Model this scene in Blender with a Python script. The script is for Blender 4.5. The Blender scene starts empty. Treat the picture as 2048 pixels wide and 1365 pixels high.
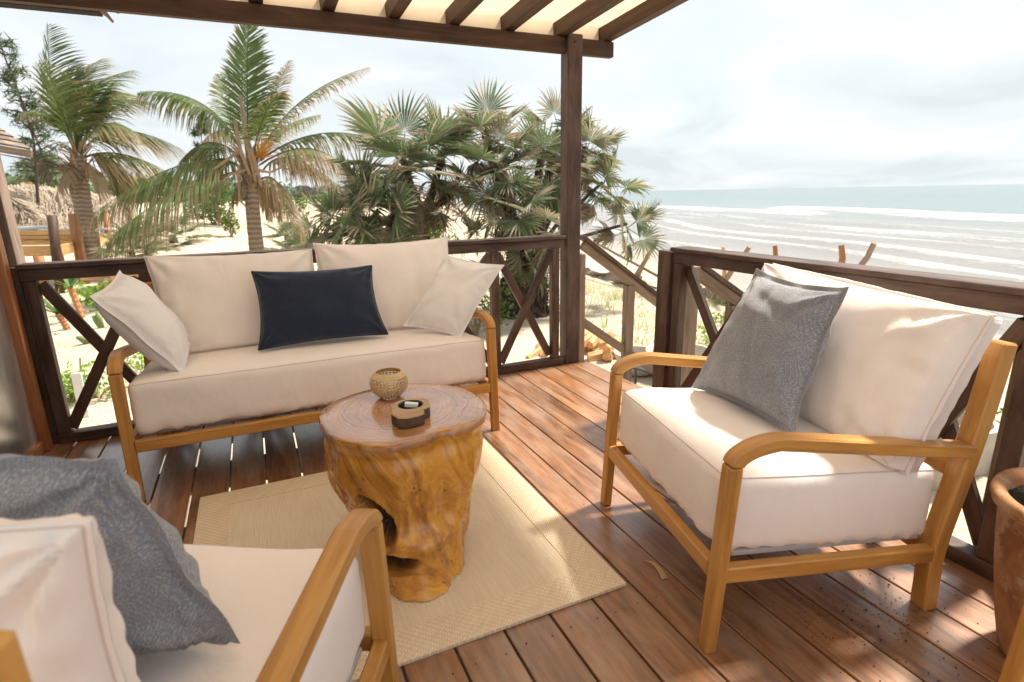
import bpy, math, random
import numpy as np
from mathutils import Vector, Matrix, noise

random.seed(7)
S = bpy.context.scene
COL = S.collection
R = math.radians
V = Vector

# ---------------------------------------------------------------- camera, sky, sun, exposure
FPX, YAW, PITCH, ROLL, EYE = 1121.43, R(24.365), R(14.799), R(-1.062), 1.2
_f = V((math.sin(YAW)*math.cos(PITCH), math.cos(YAW)*math.cos(PITCH), -math.sin(PITCH)))
_r0 = V((math.cos(YAW), -math.sin(YAW), 0)); _u0 = _r0.cross(_f)
_r = _r0*math.cos(ROLL) + _u0*math.sin(ROLL)
_u = _u0*math.cos(ROLL) - _r0*math.sin(ROLL)
cam = bpy.data.cameras.new('camera'); cam.lens = 36.0*FPX/2048; cam.sensor_width = 36
cam.clip_start = 0.02; cam.clip_end = 9000
cam.dof.use_dof = True; cam.dof.focus_distance = 2.1; cam.dof.aperture_fstop = 3.8
co = bpy.data.objects.new('camera', cam); COL.objects.link(co)
co.matrix_world = Matrix(((_r.x, _u.x, -_f.x, 0), (_r.y, _u.y, -_f.y, 0), (_r.z, _u.z, -_f.z, EYE), (0, 0, 0, 1)))
S.camera = co

SUN_AZ, SUN_EL = R(7), R(57.5)          # azimuth measured from +X (the sea) towards +Y
sl = bpy.data.lights.new('sun', 'SUN'); sl.energy = 4.5; sl.angle = R(6.0); sl.color = (1.0, 0.93, 0.82)
so = bpy.data.objects.new('sun', sl); COL.objects.link(so)
sd = V((math.cos(SUN_AZ)*math.cos(SUN_EL), math.sin(SUN_AZ)*math.cos(SUN_EL), math.sin(SUN_EL)))
so.rotation_euler = (-sd).to_track_quat('-Z', 'Y').to_euler(); so.location = (20, 4, 25)

W = bpy.data.worlds.new('World'); S.world = W; W.use_nodes = True
nt = W.node_tree; nt.nodes.clear()
def wn(t, **k):
    n = nt.nodes.new(t)
    for a, b in k.items(): setattr(n, a, b)
    return n
out = wn('ShaderNodeOutputWorld'); bg1 = wn('ShaderNodeBackground'); bg2 = wn('ShaderNodeBackground'); mx = wn('ShaderNodeMixShader')
sky = wn('ShaderNodeTexSky', sky_type='NISHITA', sun_disc=False, sun_elevation=SUN_EL, sun_rotation=math.pi/2 - SUN_AZ)
sky.air_density = 1.0; sky.dust_density = 2.5
nt.links.new(sky.outputs[0], bg1.inputs[0]); bg1.inputs[1].default_value = 0.12
tc = wn('ShaderNodeTexCoord'); sx = wn('ShaderNodeSeparateXYZ'); nt.links.new(tc.outputs['Generated'], sx.inputs[0])
def wm(op, a, b=None, c=None):
    n = wn('ShaderNodeMath', operation=op)
    for i, q in enumerate((a, b, c)):
        if q is None: continue
        if isinstance(q, (int, float)): n.inputs[i].default_value = q
        else: nt.links.new(q, n.inputs[i])
    return n.outputs[0]
zz = wm('ADD', wm('MAXIMUM', sx.outputs[2], 0.0), 0.22)
cv = wn('ShaderNodeCombineXYZ')
nt.links.new(wm('DIVIDE', sx.outputs[0], zz), cv.inputs[0]); nt.links.new(wm('DIVIDE', sx.outputs[1], zz), cv.inputs[1])
n1 = wn('ShaderNodeTexNoise'); n1.inputs['Scale'].default_value = 1.15; n1.inputs['Detail'].default_value = 7; n1.inputs['Roughness'].default_value = 0.52; n1.inputs['Distortion'].default_value = 0.6
n2 = wn('ShaderNodeTexNoise'); n2.inputs['Scale'].default_value = 0.8; n2.inputs['Detail'].default_value = 5; n2.inputs['Roughness'].default_value = 0.55
mp = wn('ShaderNodeMapping'); mp.inputs['Location'].default_value = (3.1, 7.7, 2.0); nt.links.new(cv.outputs[0], mp.inputs[0])
nt.links.new(cv.outputs[0], n1.inputs[0]); nt.links.new(mp.outputs[0], n2.inputs[0])
cr = wn('ShaderNodeValToRGB'); e = cr.color_ramp.elements
e[0].position = 0.34; e[0].color = (0.375, 0.412, 0.426, 1); e[1].position = 0.62; e[1].color = (0.482, 0.498, 0.505, 1)
k = cr.color_ramp.elements.new(0.45); k.color = (0.423, 0.457, 0.470, 1)
nt.links.new(n1.outputs[0], cr.inputs[0]); nt.links.new(cr.outputs[0], bg2.inputs[0]); bg2.inputs[1].default_value = 1.0
cr2 = wn('ShaderNodeValToRGB'); e = cr2.color_ramp.elements
e[0].position = 0.40; e[0].color = (0.84, 0.84, 0.84, 1); e[1].position = 0.50; e[1].color = (0.97, 0.97, 0.97, 1)
nt.links.new(n2.outputs[0], cr2.inputs[0])
nt.links.new(cr2.outputs[0], mx.inputs[0]); nt.links.new(bg1.outputs[0], mx.inputs[1]); nt.links.new(bg2.outputs[0], mx.inputs[2]); nt.links.new(mx.outputs[0], out.inputs[0])

S.view_settings.view_transform = 'Standard'; S.view_settings.look = 'None'; S.view_settings.gamma = 1
S.view_settings.use_curve_mapping = False; S.view_settings.exposure = 1.06
S.render.engine = 'CYCLES'
S.cycles.max_bounces = 10; S.cycles.diffuse_bounces = 5; S.cycles.glossy_bounces = 4; S.cycles.transmission_bounces = 6; S.cycles.transparent_max_bounces = 8
S.cycles.caustics_reflective = False; S.cycles.caustics_refractive = False
S.cycles.use_denoising = True; S.cycles.use_adaptive_sampling = True; S.cycles.adaptive_threshold = 0.02

# ---------------------------------------------------------------- where a pixel of the photograph lies in the place
def ray(x, y): return _f*FPX + _r*(x-1024) + _u*(682.5-y)
def atz(x, y, z=0.0):
    d = ray(x, y); return V((0, 0, EYE)) + d*((z-EYE)/d.z)
def atY(x, y, Y):
    d = ray(x, y); return V((0, 0, EYE)) + d*(Y/d.y)
def atX(x, y, X):
    d = ray(x, y); return V((0, 0, EYE)) + d*(X/d.x)
def atD(x, y, D):
    d = ray(x, y); return V((0, 0, EYE)) + d*(D/FPX)

# ---------------------------------------------------------------- objects
ORG = {}
def tag(o, label=None, cat=None, group=None, kind=None):
    if label: o['label'] = label
    if cat: o['category'] = cat
    if group: o['group'] = group
    if kind: o['kind'] = kind
    return o
def empty(name, loc=(0, 0, 0), rz=0.0, parent=None):
    o = bpy.data.objects.new(name, None); COL.objects.link(o); o.location = loc; o.rotation_euler = (0, 0, rz)
    o.empty_display_size = 0.1
    ORG[o.name] = V(loc)
    if parent: o.parent = parent
    return o
def thing(name, loc, label, cat, group=None, rz=0.0):
    return tag(empty(name, loc, rz), label, cat, group)
def copy_tree(o, parent=None):
    c = o.copy(); COL.objects.link(c)
    if parent is not None:
        c.parent = parent
    for ch in list(o.children):
        copy_tree(ch, c)
    return c

class MB:
    """collects geometry; gc is the grain coordinate (length, across, across)"""
    def __init__(s):
        s.v = []; s.f = []; s.g = []; s.m = []; s.a = {}; s.smooth = True
    def add(s, vs, fs, gs=None, mi=0):
        b = len(s.v); s.v += [tuple(q) for q in vs]; s.g += [tuple(q) for q in (gs if gs is not None else vs)]
        s.f += [tuple(b+i for i in q) for q in fs]; s.m += [mi]*len(fs); return b
    def sweep(s, pts, w, h, side, c=0.003, mi=0, taper=None, endinset=True):
        """bar with chamfered edges along pts; w across 'side', h across the third axis"""
        pts = [V(q) for q in pts]; n = len(pts); rings = []; L = 0
        ds = []
        for i in range(n):
            a = pts[max(0, i-1)]; b = pts[min(n-1, i+1)]; ds.append((b-a).normalized())
        prof = []
        ss = 0
        seq = []
        for i in range(n):
            if i: ss += (pts[i]-pts[i-1]).length
            seq.append((pts[i], ds[i], ss, 1.0))
        if endinset:
            seq = [(pts[0], ds[0], 0, 0.0)] + [(pts[0]+ds[0]*c, ds[0], c, 1.0)] + seq[1:-1] + [(pts[-1]-ds[-1]*c, ds[-1], ss-c, 1.0), (pts[-1], ds[-1], ss, 0.0)]
        vs = []; gs = []
        off = V((random.random()*3, random.random()*3, random.random()*3))
        for k_, (p, d, l, full) in enumerate(seq):
            sd_ = V(side); sd_ = (sd_ - d*sd_.dot(d)).normalized(); up = sd_.cross(d).normalized()
            q = 1 if taper is None else taper(k_/(len(seq)-1))
            a = w/2*q; b = h/2*q; cc = c
            if full == 0.0: a -= c; b -= c; cc = c*0.3
            for (x, y) in ((-a, -b+cc), (-a+cc, -b), (a-cc, -b), (a, -b+cc), (a, b-cc), (a-cc, b), (-a+cc, b), (-a, b-cc)):
                vs.append(p + sd_*x + up*y); gs.append((l+off.x, x+off.y, y+off.z))
        fs = []
        m = len(seq)
        for i in range(m-1):
            for j in range(8):
                k2 = (j+1) % 8
                fs.append((i*8+j, i*8+k2, i*8+8+k2, i*8+8+j))
        fs.append(tuple(range(7, -1, -1))); fs.append(tuple((m-1)*8+j for j in range(8)))
        s.add(vs, fs, gs, mi)
        return s
    def beam(s, p0, p1, w, h, side=None, c=0.003, mi=0):
        p0 = V(p0); p1 = V(p1); d = (p1-p0)
        if side is None:
            side = V((0, 0, 1)).cross(d)
            if side.length < 1e-4: side = V((1, 0, 0))
        return s.sweep([p0, p1], w, h, side, c, mi)
    def box(s, lo, hi, c=0.003, mi=0):
        lo = V(lo); hi = V(hi); d = hi-lo; m = (lo+hi)/2
        ax = max(range(3), key=lambda i: d[i])
        if ax == 0: return s.sweep([(lo.x, m.y, m.z), (hi.x, m.y, m.z)], d.y, d.z, (0, 1, 0), c, mi)
        if ax == 1: return s.sweep([(m.x, lo.y, m.z), (m.x, hi.y, m.z)], d.x, d.z, (1, 0, 0), c, mi)
        return s.sweep([(m.x, m.y, lo.z), (m.x, m.y, hi.z)], d.x, d.y, (1, 0, 0), c, mi)
    def tube(s, pts, rads, n=8, mi=0, cap=True, wob=0.0):
        pts = [V(q) for q in pts]; m = len(pts)
        if isinstance(rads, (int, float)): rads = [rads]*m
        vs = []; gs = []; ref = None; l = 0; ox = random.random()*9
        for i in range(m):
            d = (pts[min(m-1, i+1)]-pts[max(0, i-1)]).normalized()
            if ref is None: ref = d.orthogonal().normalized()
            ref = (ref - d*ref.dot(d)).normalized(); b = d.cross(ref)
            if i: l += (pts[i]-pts[i-1]).length
            for j in range(n):
                t = 2*math.pi*j/n; r = rads[i]*(1+wob*(random.random()-.5))
                vs.append(pts[i] + ref*math.cos(t)*r + b*math.sin(t)*r); gs.append((l+ox, math.cos(t)*r+ox, math.sin(t)*r))
        fs = [(i*n+j, i*n+(j+1) % n, i*n+n+(j+1) % n, i*n+n+j) for i in range(m-1) for j in range(n)]
        if cap: fs += [tuple(range(n-1, -1, -1)), tuple((m-1)*n+j for j in range(n))]
        s.add(vs, fs, gs, mi); return s
    def lathe(s, prof, n=32, center=(0, 0, 0), mi=0, wob=0.0, seed=0):
        cx, cy, cz = center; vs = []
        for (r, z) in prof:
            for j in range(n):
                t = 2*math.pi*j/n
                rr = r*(1+wob*noise.noise(V((math.cos(t)*1.5+seed, math.sin(t)*1.5, z*4))))
                vs.append((cx+math.cos(t)*rr, cy+math.sin(t)*rr, cz+z))
        m = len(prof)
        fs = [(i*n+j, i*n+(j+1) % n, i*n+n+(j+1) % n, i*n+n+j) for i in range(m-1) for j in range(n)]
        s.add(vs, fs, None, mi); return s
    def attr(s, name, vals): s.a[name] = vals
    def mesh(s, name, mats, org=(0, 0, 0), smooth=None):
        me = bpy.data.meshes.new(name); o = V(org)
        me.from_pydata([(x-o.x, y-o.y, z-o.z) for x, y, z in s.v], [], s.f)
        for m in (mats if isinstance(mats, (list, tuple)) else [mats]): me.materials.append(m)
        if any(s.m): me.polygons.foreach_set('material_index', s.m)
        at = me.attributes.new('gc', 'FLOAT_VECTOR', 'POINT'); at.data.foreach_set('vector', np.array(s.g, dtype=np.float32).ravel())
        for k_, vals in s.a.items():
            at = me.attributes.new(k_, 'FLOAT', 'POINT'); at.data.foreach_set('value', np.array(vals, dtype=np.float32))
        if smooth is None: smooth = False
        if smooth: me.polygons.foreach_set('use_smooth', [True]*len(me.polygons))
        me.update()
        return me
    def build(s, name, mats, parent=None, smooth=False, label=None):
        org = ORG.get(parent.name, V((0, 0, 0))) if parent else V((0, 0, 0))
        me = s.mesh(name, mats, org, smooth)
        o = bpy.data.objects.new(name, me); COL.objects.link(o)
        if parent: o.parent = parent
        ORG[o.name] = org
        if label: o['label'] = label
        return o
    def build_top(s, name, mats, label, cat, group=None, smooth=False, org=None, kind=None):
        """a thing that is one mesh, its origin at its base"""
        vs = np.array(s.v)
        if org is None: org = ((vs[:, 0].min()+vs[:, 0].max())/2, (vs[:, 1].min()+vs[:, 1].max())/2, vs[:, 2].min())
        me = s.mesh(name, mats, org, smooth)
        o = bpy.data.objects.new(name, me); COL.objects.link(o); o.location = org
        ORG[o.name] = V(org)
        return tag(o, label, cat, group, kind)
def place(name, me, parent=None, loc=(0, 0, 0), mat=None):
    o = bpy.data.objects.new(name, me); COL.objects.link(o)
    if parent: o.parent = parent
    if mat is not None: o.matrix_local = mat
    else: o.location = loc
    return o

# ---------------------------------------------------------------- materials
class NT:
    def __init__(s, name):
        s.m = bpy.data.materials.new(name); s.m.use_nodes = True; s.t = s.m.node_tree
        s.b = s.t.nodes['Principled BSDF']; s.out = s.t.nodes['Material Output']
    def n(s, t, **k):
        q = s.t.nodes.new(t)
        for a, b in k.items(): setattr(q, a, b)
        return q
    def l(s, a, b): s.t.links.new(a, b)
    def inp(s, nd, i, q):
        if q is None: return
        if hasattr(q, 'links') or isinstance(q, bpy.types.NodeSocket): s.l(q, nd.inputs[i])
        else: nd.inputs[i].default_value = q
    def math(s, op, a, b=None, c=None, clamp=False):
        q = s.n('ShaderNodeMath', operation=op, use_clamp=clamp)
        for i, x in enumerate((a, b, c)): s.inp(q, i, x)
        return q.outputs[0]
    def attr(s, name, which='Fac'):
        q = s.n('ShaderNodeAttribute', attribute_name=name); return q.outputs[which]
    def coord(s, kind='Object'): return s.n('ShaderNodeTexCoord').outputs[kind]
    def mapping(s, v, scale=(1, 1, 1), loc=None):
        q = s.n('ShaderNodeMapping'); s.l(v, q.inputs[0]); q.inputs['Scale'].default_value = scale
        if loc is not None: s.inp(q, 'Location', loc)
        return q.outputs[0]
    def noise(s, v, scale=5, detail=4, rough=0.5, dist=0.0):
        q = s.n('ShaderNodeTexNoise'); s.l(v, q.inputs[0]); q.inputs['Scale'].default_value = scale; q.inputs['Detail'].default_value = detail
        q.inputs['Roughness'].default_value = rough; q.inputs['Distortion'].default_value = dist; return q.outputs[0]
    def ramp(s, f, stops):
        q = s.n('ShaderNodeValToRGB'); s.l(f, q.inputs[0]); e = q.color_ramp.elements
        while len(e) < len(stops): e.new(0.5)
        for i, (p, c) in enumerate(stops):
            e[i].position = p; e[i].color = (*c, 1) if len(c) == 3 else c
        return q.outputs[0]
    def mix(s, f, a, b, mode='MIX'):
        q = s.n('ShaderNodeMix', data_type='RGBA', blend_type=mode); s.inp(q, 0, f)
        for i, x in ((6, a), (7, b)):
            if isinstance(x, (tuple, list)): q.inputs[i].default_value = (*x, 1) if len(x) == 3 else x
            else: s.l(x, q.inputs[i])
        return q.outputs[2]
    def val(s, col, f):  # multiply brightness by scalar socket
        q = s.n('ShaderNodeVectorMath', operation='SCALE'); s.l(col, q.inputs[0]); s.inp(q, 3, f); return q.outputs[0]
    def vadd(s, a, b):
        q = s.n('ShaderNodeVectorMath', operation='ADD'); s.l(a, q.inputs[0]); s.inp(q, 1, b); return q.outputs[0]
    def rand(s): return s.n('ShaderNodeObjectInfo').outputs['Random']
    def bump(s, h, strength=0.3, dist=0.01, prev=None):
        q = s.n('ShaderNodeBump'); s.l(h, q.inputs['Height']); q.inputs['Strength'].default_value = strength; q.inputs['Distance'].default_value = dist
        if prev is not None: s.l(prev, q.inputs['Normal'])
        return q.outputs[0]
    def fin(s, col=None, rough=None, nrm=None, spec=None, coat=None, coatr=0.1, sheen=None):
        if col is not None:
            if isinstance(col, (tuple, list)): s.b.inputs['Base Color'].default_value = (*col, 1)
            else: s.l(col, s.b.inputs['Base Color'])
        if rough is not None: s.inp(s.b, 'Roughness', rough)
        if nrm is not None: s.l(nrm, s.b.inputs['Normal'])
        if spec is not None: s.b.inputs['Specular IOR Level'].default_value = spec
        if coat is not None: s.b.inputs['Coat Weight'].default_value = coat; s.b.inputs['Coat IOR'].default_value = 1.6; s.b.inputs['Coat Roughness'].default_value = coatr
        if sheen is not None: s.b.inputs['Sheen Weight'].default_value = sheen; s.b.inputs['Sheen Roughness'].default_value = 0.5
        return s.m

def wood(name, c0, c1, c2, rough=0.45, fig=1.0, streak=0.35, vary=0.25, bump=0.25, coat=None, grey=None, spec=0.5, coatr=0.1):
    m = NT(name)
    g = m.attr('gc', 'Vector'); rd = m.rand()
    cb = m.n('ShaderNodeCombineXYZ'); m.l(m.math('MULTIPLY', rd, 31.7), cb.inputs[0]); m.l(m.math('MULTIPLY', rd, 17.3), cb.inputs[1])
    g = m.vadd(g, cb.outputs[0])
    a = m.noise(m.mapping(g, (1.6, 16, 16)), 1.0*fig, 6, 0.6, 1.2)
    b = m.noise(m.mapping(g, (7, 230, 230)), 1.0, 3, 0.6)
    d = m.noise(m.mapping(g, (2.5, 5, 5)), 1.0, 2, 0.5)
    col = m.ramp(a, [(0.3, c0), (0.5, c1), (0.7, c2)])
    f = m.math('ADD', m.math('MULTIPLY', b, streak), 1 - streak*0.5)
    f = m.math('MULTIPLY', f, m.math('ADD', m.math('MULTIPLY', rd, vary), 1 - vary*0.5))
    f = m.math('MULTIPLY', f, m.math('ADD', m.math('MULTIPLY', d, 0.3), 0.85))
    col = m.val(col, f)
    if grey is not None:
        gf = m.ramp(m.noise(m.mapping(g, (3, 9, 9)), 1.0, 5, 0.65), [(0.42, (0, 0, 0)), (0.62, (1, 1, 1))])
        col = m.mix(m.math('MULTIPLY', gf, grey[1]), col, grey[0])
    rr = m.math('ADD', m.math('MULTIPLY', a, 0.2), rough - 0.1)
    return m.fin(col, rr, m.bump(b, bump, 0.002), coat=coat, coatr=coatr, spec=spec)

M = {}
M['teak'] = wood('teak', (0.33, 0.140, 0.026), (0.49, 0.230, 0.048), (0.60, 0.310, 0.080), 0.42, 1.2, 0.35, 0.12, 0.2, coat=0.08)
M['deck'] = wood('deck_wood', (0.10, 0.038, 0.015), (0.245, 0.102, 0.037), (0.39, 0.18, 0.072), 0.34, 1.3, 0.8, 0.45, 0.5, grey=((0.44, 0.31, 0.21), 0.38), spec=0.6, coat=1.0, coatr=0.24)
M['rail'] = wood('rail_wood', (0.030, 0.015, 0.010), (0.060, 0.030, 0.019), (0.105, 0.057, 0.037), 0.5, 1.2, 0.7, 0.30, 0.5, grey=((0.19, 0.135, 0.10), 0.40), spec=0.35)
M['grey_wood'] = wood('weathered_wood', (0.15, 0.105, 0.072), (0.25, 0.185, 0.13), (0.35, 0.275, 0.20), 0.7, 1.2, 0.6, 0.3, 0.6, spec=0.3)
M['beam'] = wood('beam_wood', (0.032, 0.015, 0.008), (0.060, 0.029, 0.015), (0.095, 0.048, 0.026), 0.6, 1.0, 0.5, 0.2, 0.4, spec=0.35)
M['red_wood'] = wood('door_wood', (0.28, 0.095, 0.035), (0.42, 0.165, 0.062), (0.52, 0.23, 0.09), 0.42, 1.0, 0.3, 0.1, 0.2, coat=0.1)
M['new_wood'] = wood('fresh_timber', (0.36, 0.19, 0.065), (0.52, 0.31, 0.12), (0.64, 0.42, 0.20), 0.6, 1.0, 0.5, 0.35, 0.4)
M['split_wood'] = wood('split_wood', (0.42, 0.19, 0.07), (0.60, 0.33, 0.15), (0.72, 0.48, 0.26), 0.8, 1.5, 0.7, 0.4, 0.9)
M['drift'] = wood('driftwood', (0.16, 0.11, 0.08), (0.27, 0.20, 0.15), (0.38, 0.30, 0.23), 0.85, 1.0, 0.7, 0.5, 0.8, spec=0.2)
M['orange_pole'] = wood('orange_pole', (0.22, 0.085, 0.035), (0.36, 0.16, 0.06), (0.48, 0.25, 0.11), 0.7, 1.0, 0.6, 0.4, 0.6)

def fabric(name, col, col2, weave=900, bstr=0.25, sheen=0.25, blotch=0.12, trans=0.0):
    m = NT(name); o = m.coord('Object')
    a = m.noise(m.mapping(o, (weave, weave*0.35, weave)), 1.0, 1, 0.5)
    a2 = m.noise(m.mapping(o, (weave*0.3, weave, weave*0.3)), 1.0, 1, 0.5)
    w = m.math('ADD', a, a2)
    b = m.noise(o, 7, 4, 0.55)
    c = m.mix(m.math('MULTIPLY', w, 0.5), col, col2)
    c = m.val(c, m.math('ADD', m.math('MULTIPLY', b, blotch*2), 1-blotch))
    wr = m.noise(m.mapping(o, (1, 1, 0.6)), 11, 3, 0.5, 0.6)
    nb = m.bump(wr, 0.32, 0.012)
    return m.fin(c, 0.85, m.bump(w, bstr, 0.0015, nb), spec=0.25, sheen=sheen)
M['canvas_cushion'] = fabric('cream_canvas', (0.84, 0.75, 0.68), (0.935, 0.87, 0.815), 700, 0.2, 0.2, 0.05)
M['white_linen'] = fabric('white_linen', (0.80, 0.765, 0.73), (0.92, 0.905, 0.885), 420, 0.5, 0.2, 0.08)
M['navy'] = fabric('navy_linen', (0.008, 0.013, 0.028), (0.026, 0.038, 0.068), 380, 0.8, 0.25, 0.2)
M['piping'] = NT('seam_thread').fin((0.66, 0.56, 0.48), 0.8)
M['liner'] = NT('seat_board').fin((0.42, 0.39, 0.37), 0.7)

def stipple():
    m = NT('stippled_blue_cloth'); g = m.attr('gc', 'Vector')
    nn = m.n('ShaderNodeTexNoise'); m.l(m.mapping(g, (1, 1, 0.01)), nn.inputs[0]); nn.inputs['Scale'].default_value = 7; nn.inputs['Detail'].default_value = 1
    vo = m.n('ShaderNodeTexVoronoi', feature='F1'); m.l(m.vadd(m.mapping(g, (1, 1, 0.01)), m.val(nn.outputs[1], 0.05)), vo.inputs[0]); vo.inputs['Scale'].default_value = 6.0
    ring = m.math('SINE', m.math('MULTIPLY', vo.outputs['Distance'], 2*math.pi*31))
    dn = m.noise(m.mapping(g, (1, 1, 0.01)), 520, 1, 0.5)
    f = m.math('ADD', m.math('MULTIPLY', ring, 0.17), m.math('MULTIPLY', m.math('SUBTRACT', dn, 0.5), 3.4))
    fr = m.ramp(f, [(0.05, (0, 0, 0)), (0.42, (1, 1, 1))])
    c = m.mix(fr, (0.20, 0.22, 0.265), (0.43, 0.41, 0.385))
    big = m.noise(g, 14, 2, 0.5)
    c = m.val(c, m.math('ADD', m.math('MULTIPLY', big, 0.3), 0.85))
    return m.fin(c, 0.9, m.bump(f, 0.5, 0.002), spec=0.2, sheen=0.4)
M['stipple'] = stipple()
# ================================================================ more materials
def m_canvas():
    m = NT('awning_canvas'); o = m.coord('Object')
    w = m.noise(m.mapping(o, (500, 200, 500)), 1, 1, 0.5); b = m.noise(m.mapping(o, (0.8, 3, 1)), 3, 4, 0.6)
    c = m.ramp(b, [(0.35, (0.74, 0.56, 0.38)), (0.6, (0.80, 0.63, 0.44))])
    m.fin(c, 0.9, m.bump(w, 0.3, 0.001), spec=0.1)
    tr = m.n('ShaderNodeBsdfTranslucent'); m.l(c, tr.inputs[0]); mxs = m.n('ShaderNodeMixShader'); mxs.inputs[0].default_value = 0.55
    m.l(m.b.outputs[0], mxs.inputs[1]); m.l(tr.outputs[0], mxs.inputs[2]); m.l(mxs.outputs[0], m.out.inputs[0]); return m.m
M['canvas'] = m_canvas()
def m_sand():
    m = NT('sand'); o = m.coord('Object'); wet = m.attr('wet'); 
    a = m.noise(o, 0.35, 6, 0.6); b = m.noise(o, 6, 8, 0.65); c3 = m.noise(o, 90, 3, 0.6)
    c = m.ramp(a, [(0.3, (0.42, 0.335, 0.24)), (0.55, (0.51, 0.42, 0.315)), (0.75, (0.57, 0.485, 0.38))])
    f = m.math('ADD', m.math('MULTIPLY', c3, 0.35), 0.82); c = m.val(c, f)
    lit = m.ramp(m.noise(o, 22, 6, 0.72, 1.0), [(0.58, (0, 0, 0)), (0.66, (1, 1, 1))])
    c = m.mix(m.math('MULTIPLY', lit, m.math('MULTIPLY', m.attr('litter'), 0.7)), c, (0.30, 0.22, 0.13))
    c = m.mix(wet, c, m.mix(m.noise(m.mapping(o, (0.05, 0.02, 1)), 3, 4, 0.5), (0.235, 0.205, 0.175), (0.29, 0.26, 0.23)))
    r = m.math('SUBTRACT', 0.95, m.math('MULTIPLY', wet, 0.35))
    foot = m.noise(o, 2.2, 4, 0.6, 0.4)
    n0 = m.bump(foot, 1.0, 0.16); n0 = m.bump(b, 0.5, 0.02, n0); n0 = m.bump(c3, 0.3, 0.003, n0)
    return m.fin(c, r, n0, spec=0.3)
M['sand'] = m_sand()
def m_sea():
    m = NT('sea_water'); s_ = m.attr('shore'); t_ = m.attr('along')
    cb = m.n('ShaderNodeCombineXYZ'); m.l(s_, cb.inputs[0]); m.l(t_, cb.inputs[1]); g = cb.outputs[0]
    wob = m.math('MULTIPLY', m.math('SUBTRACT', m.noise(m.mapping(g, (0.012, 0.012, 1)), 1, 4, 0.6), 0.5), 26.0)
    s2 = m.math('ADD', s_, wob)
    base = m.ramp(m.math('DIVIDE', s2, 700.0), [(0.0, (0.235, 0.21, 0.185)), (0.05, (0.21, 0.20, 0.185)), (0.10, (0.19, 0.205, 0.195)), (0.15, (0.135, 0.19, 0.183)), (0.35, (0.115, 0.172, 0.175)), (1.0, (0.115, 0.16, 0.17))])
    brk = m.noise(m.mapping(g, (0.30, 0.035, 1)), 1, 8, 0.66)
    fine = m.noise(m.mapping(g, (1.4, 0.5, 1)), 1, 5, 0.7)
    foam = m.attr('foam')
    ff = m.math('ADD', m.math('MULTIPLY', foam, 1.0), m.math('MULTIPLY', m.math('SUBTRACT', brk, 0.5), 1.6))
    ff = m.math('ADD', ff, m.math('MULTIPLY', m.math('SUBTRACT', fine, 0.5), 0.7))
    fo = m.ramp(ff, [(0.50, (0, 0, 0)), (0.98, (1, 1, 1))])
    c = m.mix(fo, base, (0.50, 0.51, 0.505))
    rip = m.noise(m.mapping(g, (0.9, 0.28, 1)), 1, 6, 0.65)
    return m.fin(c, m.math('ADD', m.math('MULTIPLY', fo, 0.5), 0.22), m.bump(rip, 0.5, 0.5), spec=0.5)
M['sea'] = m_sea()
def m_leaf(name, green, dry, trans=0.35, rough=0.5):
    """leaf colour runs from green to dry straw with the leaf's own dryness"""
    m = NT(name); d = m.attr('dry'); g = m.attr('gc', 'Vector')
    n_ = m.noise(g, 9, 3, 0.6)
    gr = m.mix(n_, green, tuple(min(1, q*1.9) for q in green))
    dr = m.mix(n_, dry, tuple(q*0.55 for q in dry))
    f = m.ramp(m.math('ADD', d, m.math('MULTIPLY', m.math('SUBTRACT', n_, 0.5), 0.5)), [(0.32, (0, 0, 0)), (0.68, (1, 1, 1))])
    c = m.mix(f, gr, dr)
    c = m.val(c, m.math('ADD', m.math('MULTIPLY', m.rand(), 0.35), 0.82))
    m.fin(c, rough, spec=0.4)
    tr = m.n('ShaderNodeBsdfTranslucent'); m.l(m.val(c, 1.5), tr.inputs[0]); q = m.n('ShaderNodeMixShader'); q.inputs[0].default_value = trans
    m.l(m.b.outputs[0], q.inputs[1]); m.l(tr.outputs[0], q.inputs[2]); m.l(q.outputs[0], m.out.inputs[0]); return m.m
M['coco'] = m_leaf('coconut_leaf', (0.062, 0.090, 0.024), (0.36, 0.26, 0.145), 0.28)
M['fan'] = m_leaf('fan_palm_leaf', (0.090, 0.122, 0.055), (0.46, 0.385, 0.28), 0.34)
M['bush'] = m_leaf('bush_leaf', (0.060, 0.110, 0.022), (0.30, 0.24, 0.12))
M['bright'] = m_leaf('bright_leaf', (0.13, 0.22, 0.035), (0.42, 0.38, 0.16))
M['dark'] = m_leaf('needle_leaf', (0.055, 0.085, 0.045), (0.20, 0.16, 0.11), 0.25)
def m_trunk():
    m = NT('palm_trunk'); g = m.attr('gc', 'Vector'); sx_ = m.n('ShaderNodeSeparateXYZ'); m.l(g, sx_.inputs[0])
    ringn = m.noise(m.mapping(g, (1, 3, 3)), 3, 3, 0.6)
    ring = m.math('SINE', m.math('ADD', m.math('MULTIPLY', sx_.outputs[0], 62.0), m.math('MULTIPLY', ringn, 5)))
    fi = m.noise(m.mapping(g, (60, 14, 14)), 1, 4, 0.6)
    c = m.mix(m.math('ADD', m.math('MULTIPLY', ring, 0.35), 0.5, clamp=True), (0.20, 0.145, 0.105), (0.42, 0.34, 0.27))
    c = m.val(c, m.math('ADD', m.math('MULTIPLY', fi, 0.7), 0.6))
    return m.fin(c, 0.9, m.bump(m.math('ADD', ring, fi), 0.6, 0.02), spec=0.2)
M['trunk'] = m_trunk()
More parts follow.
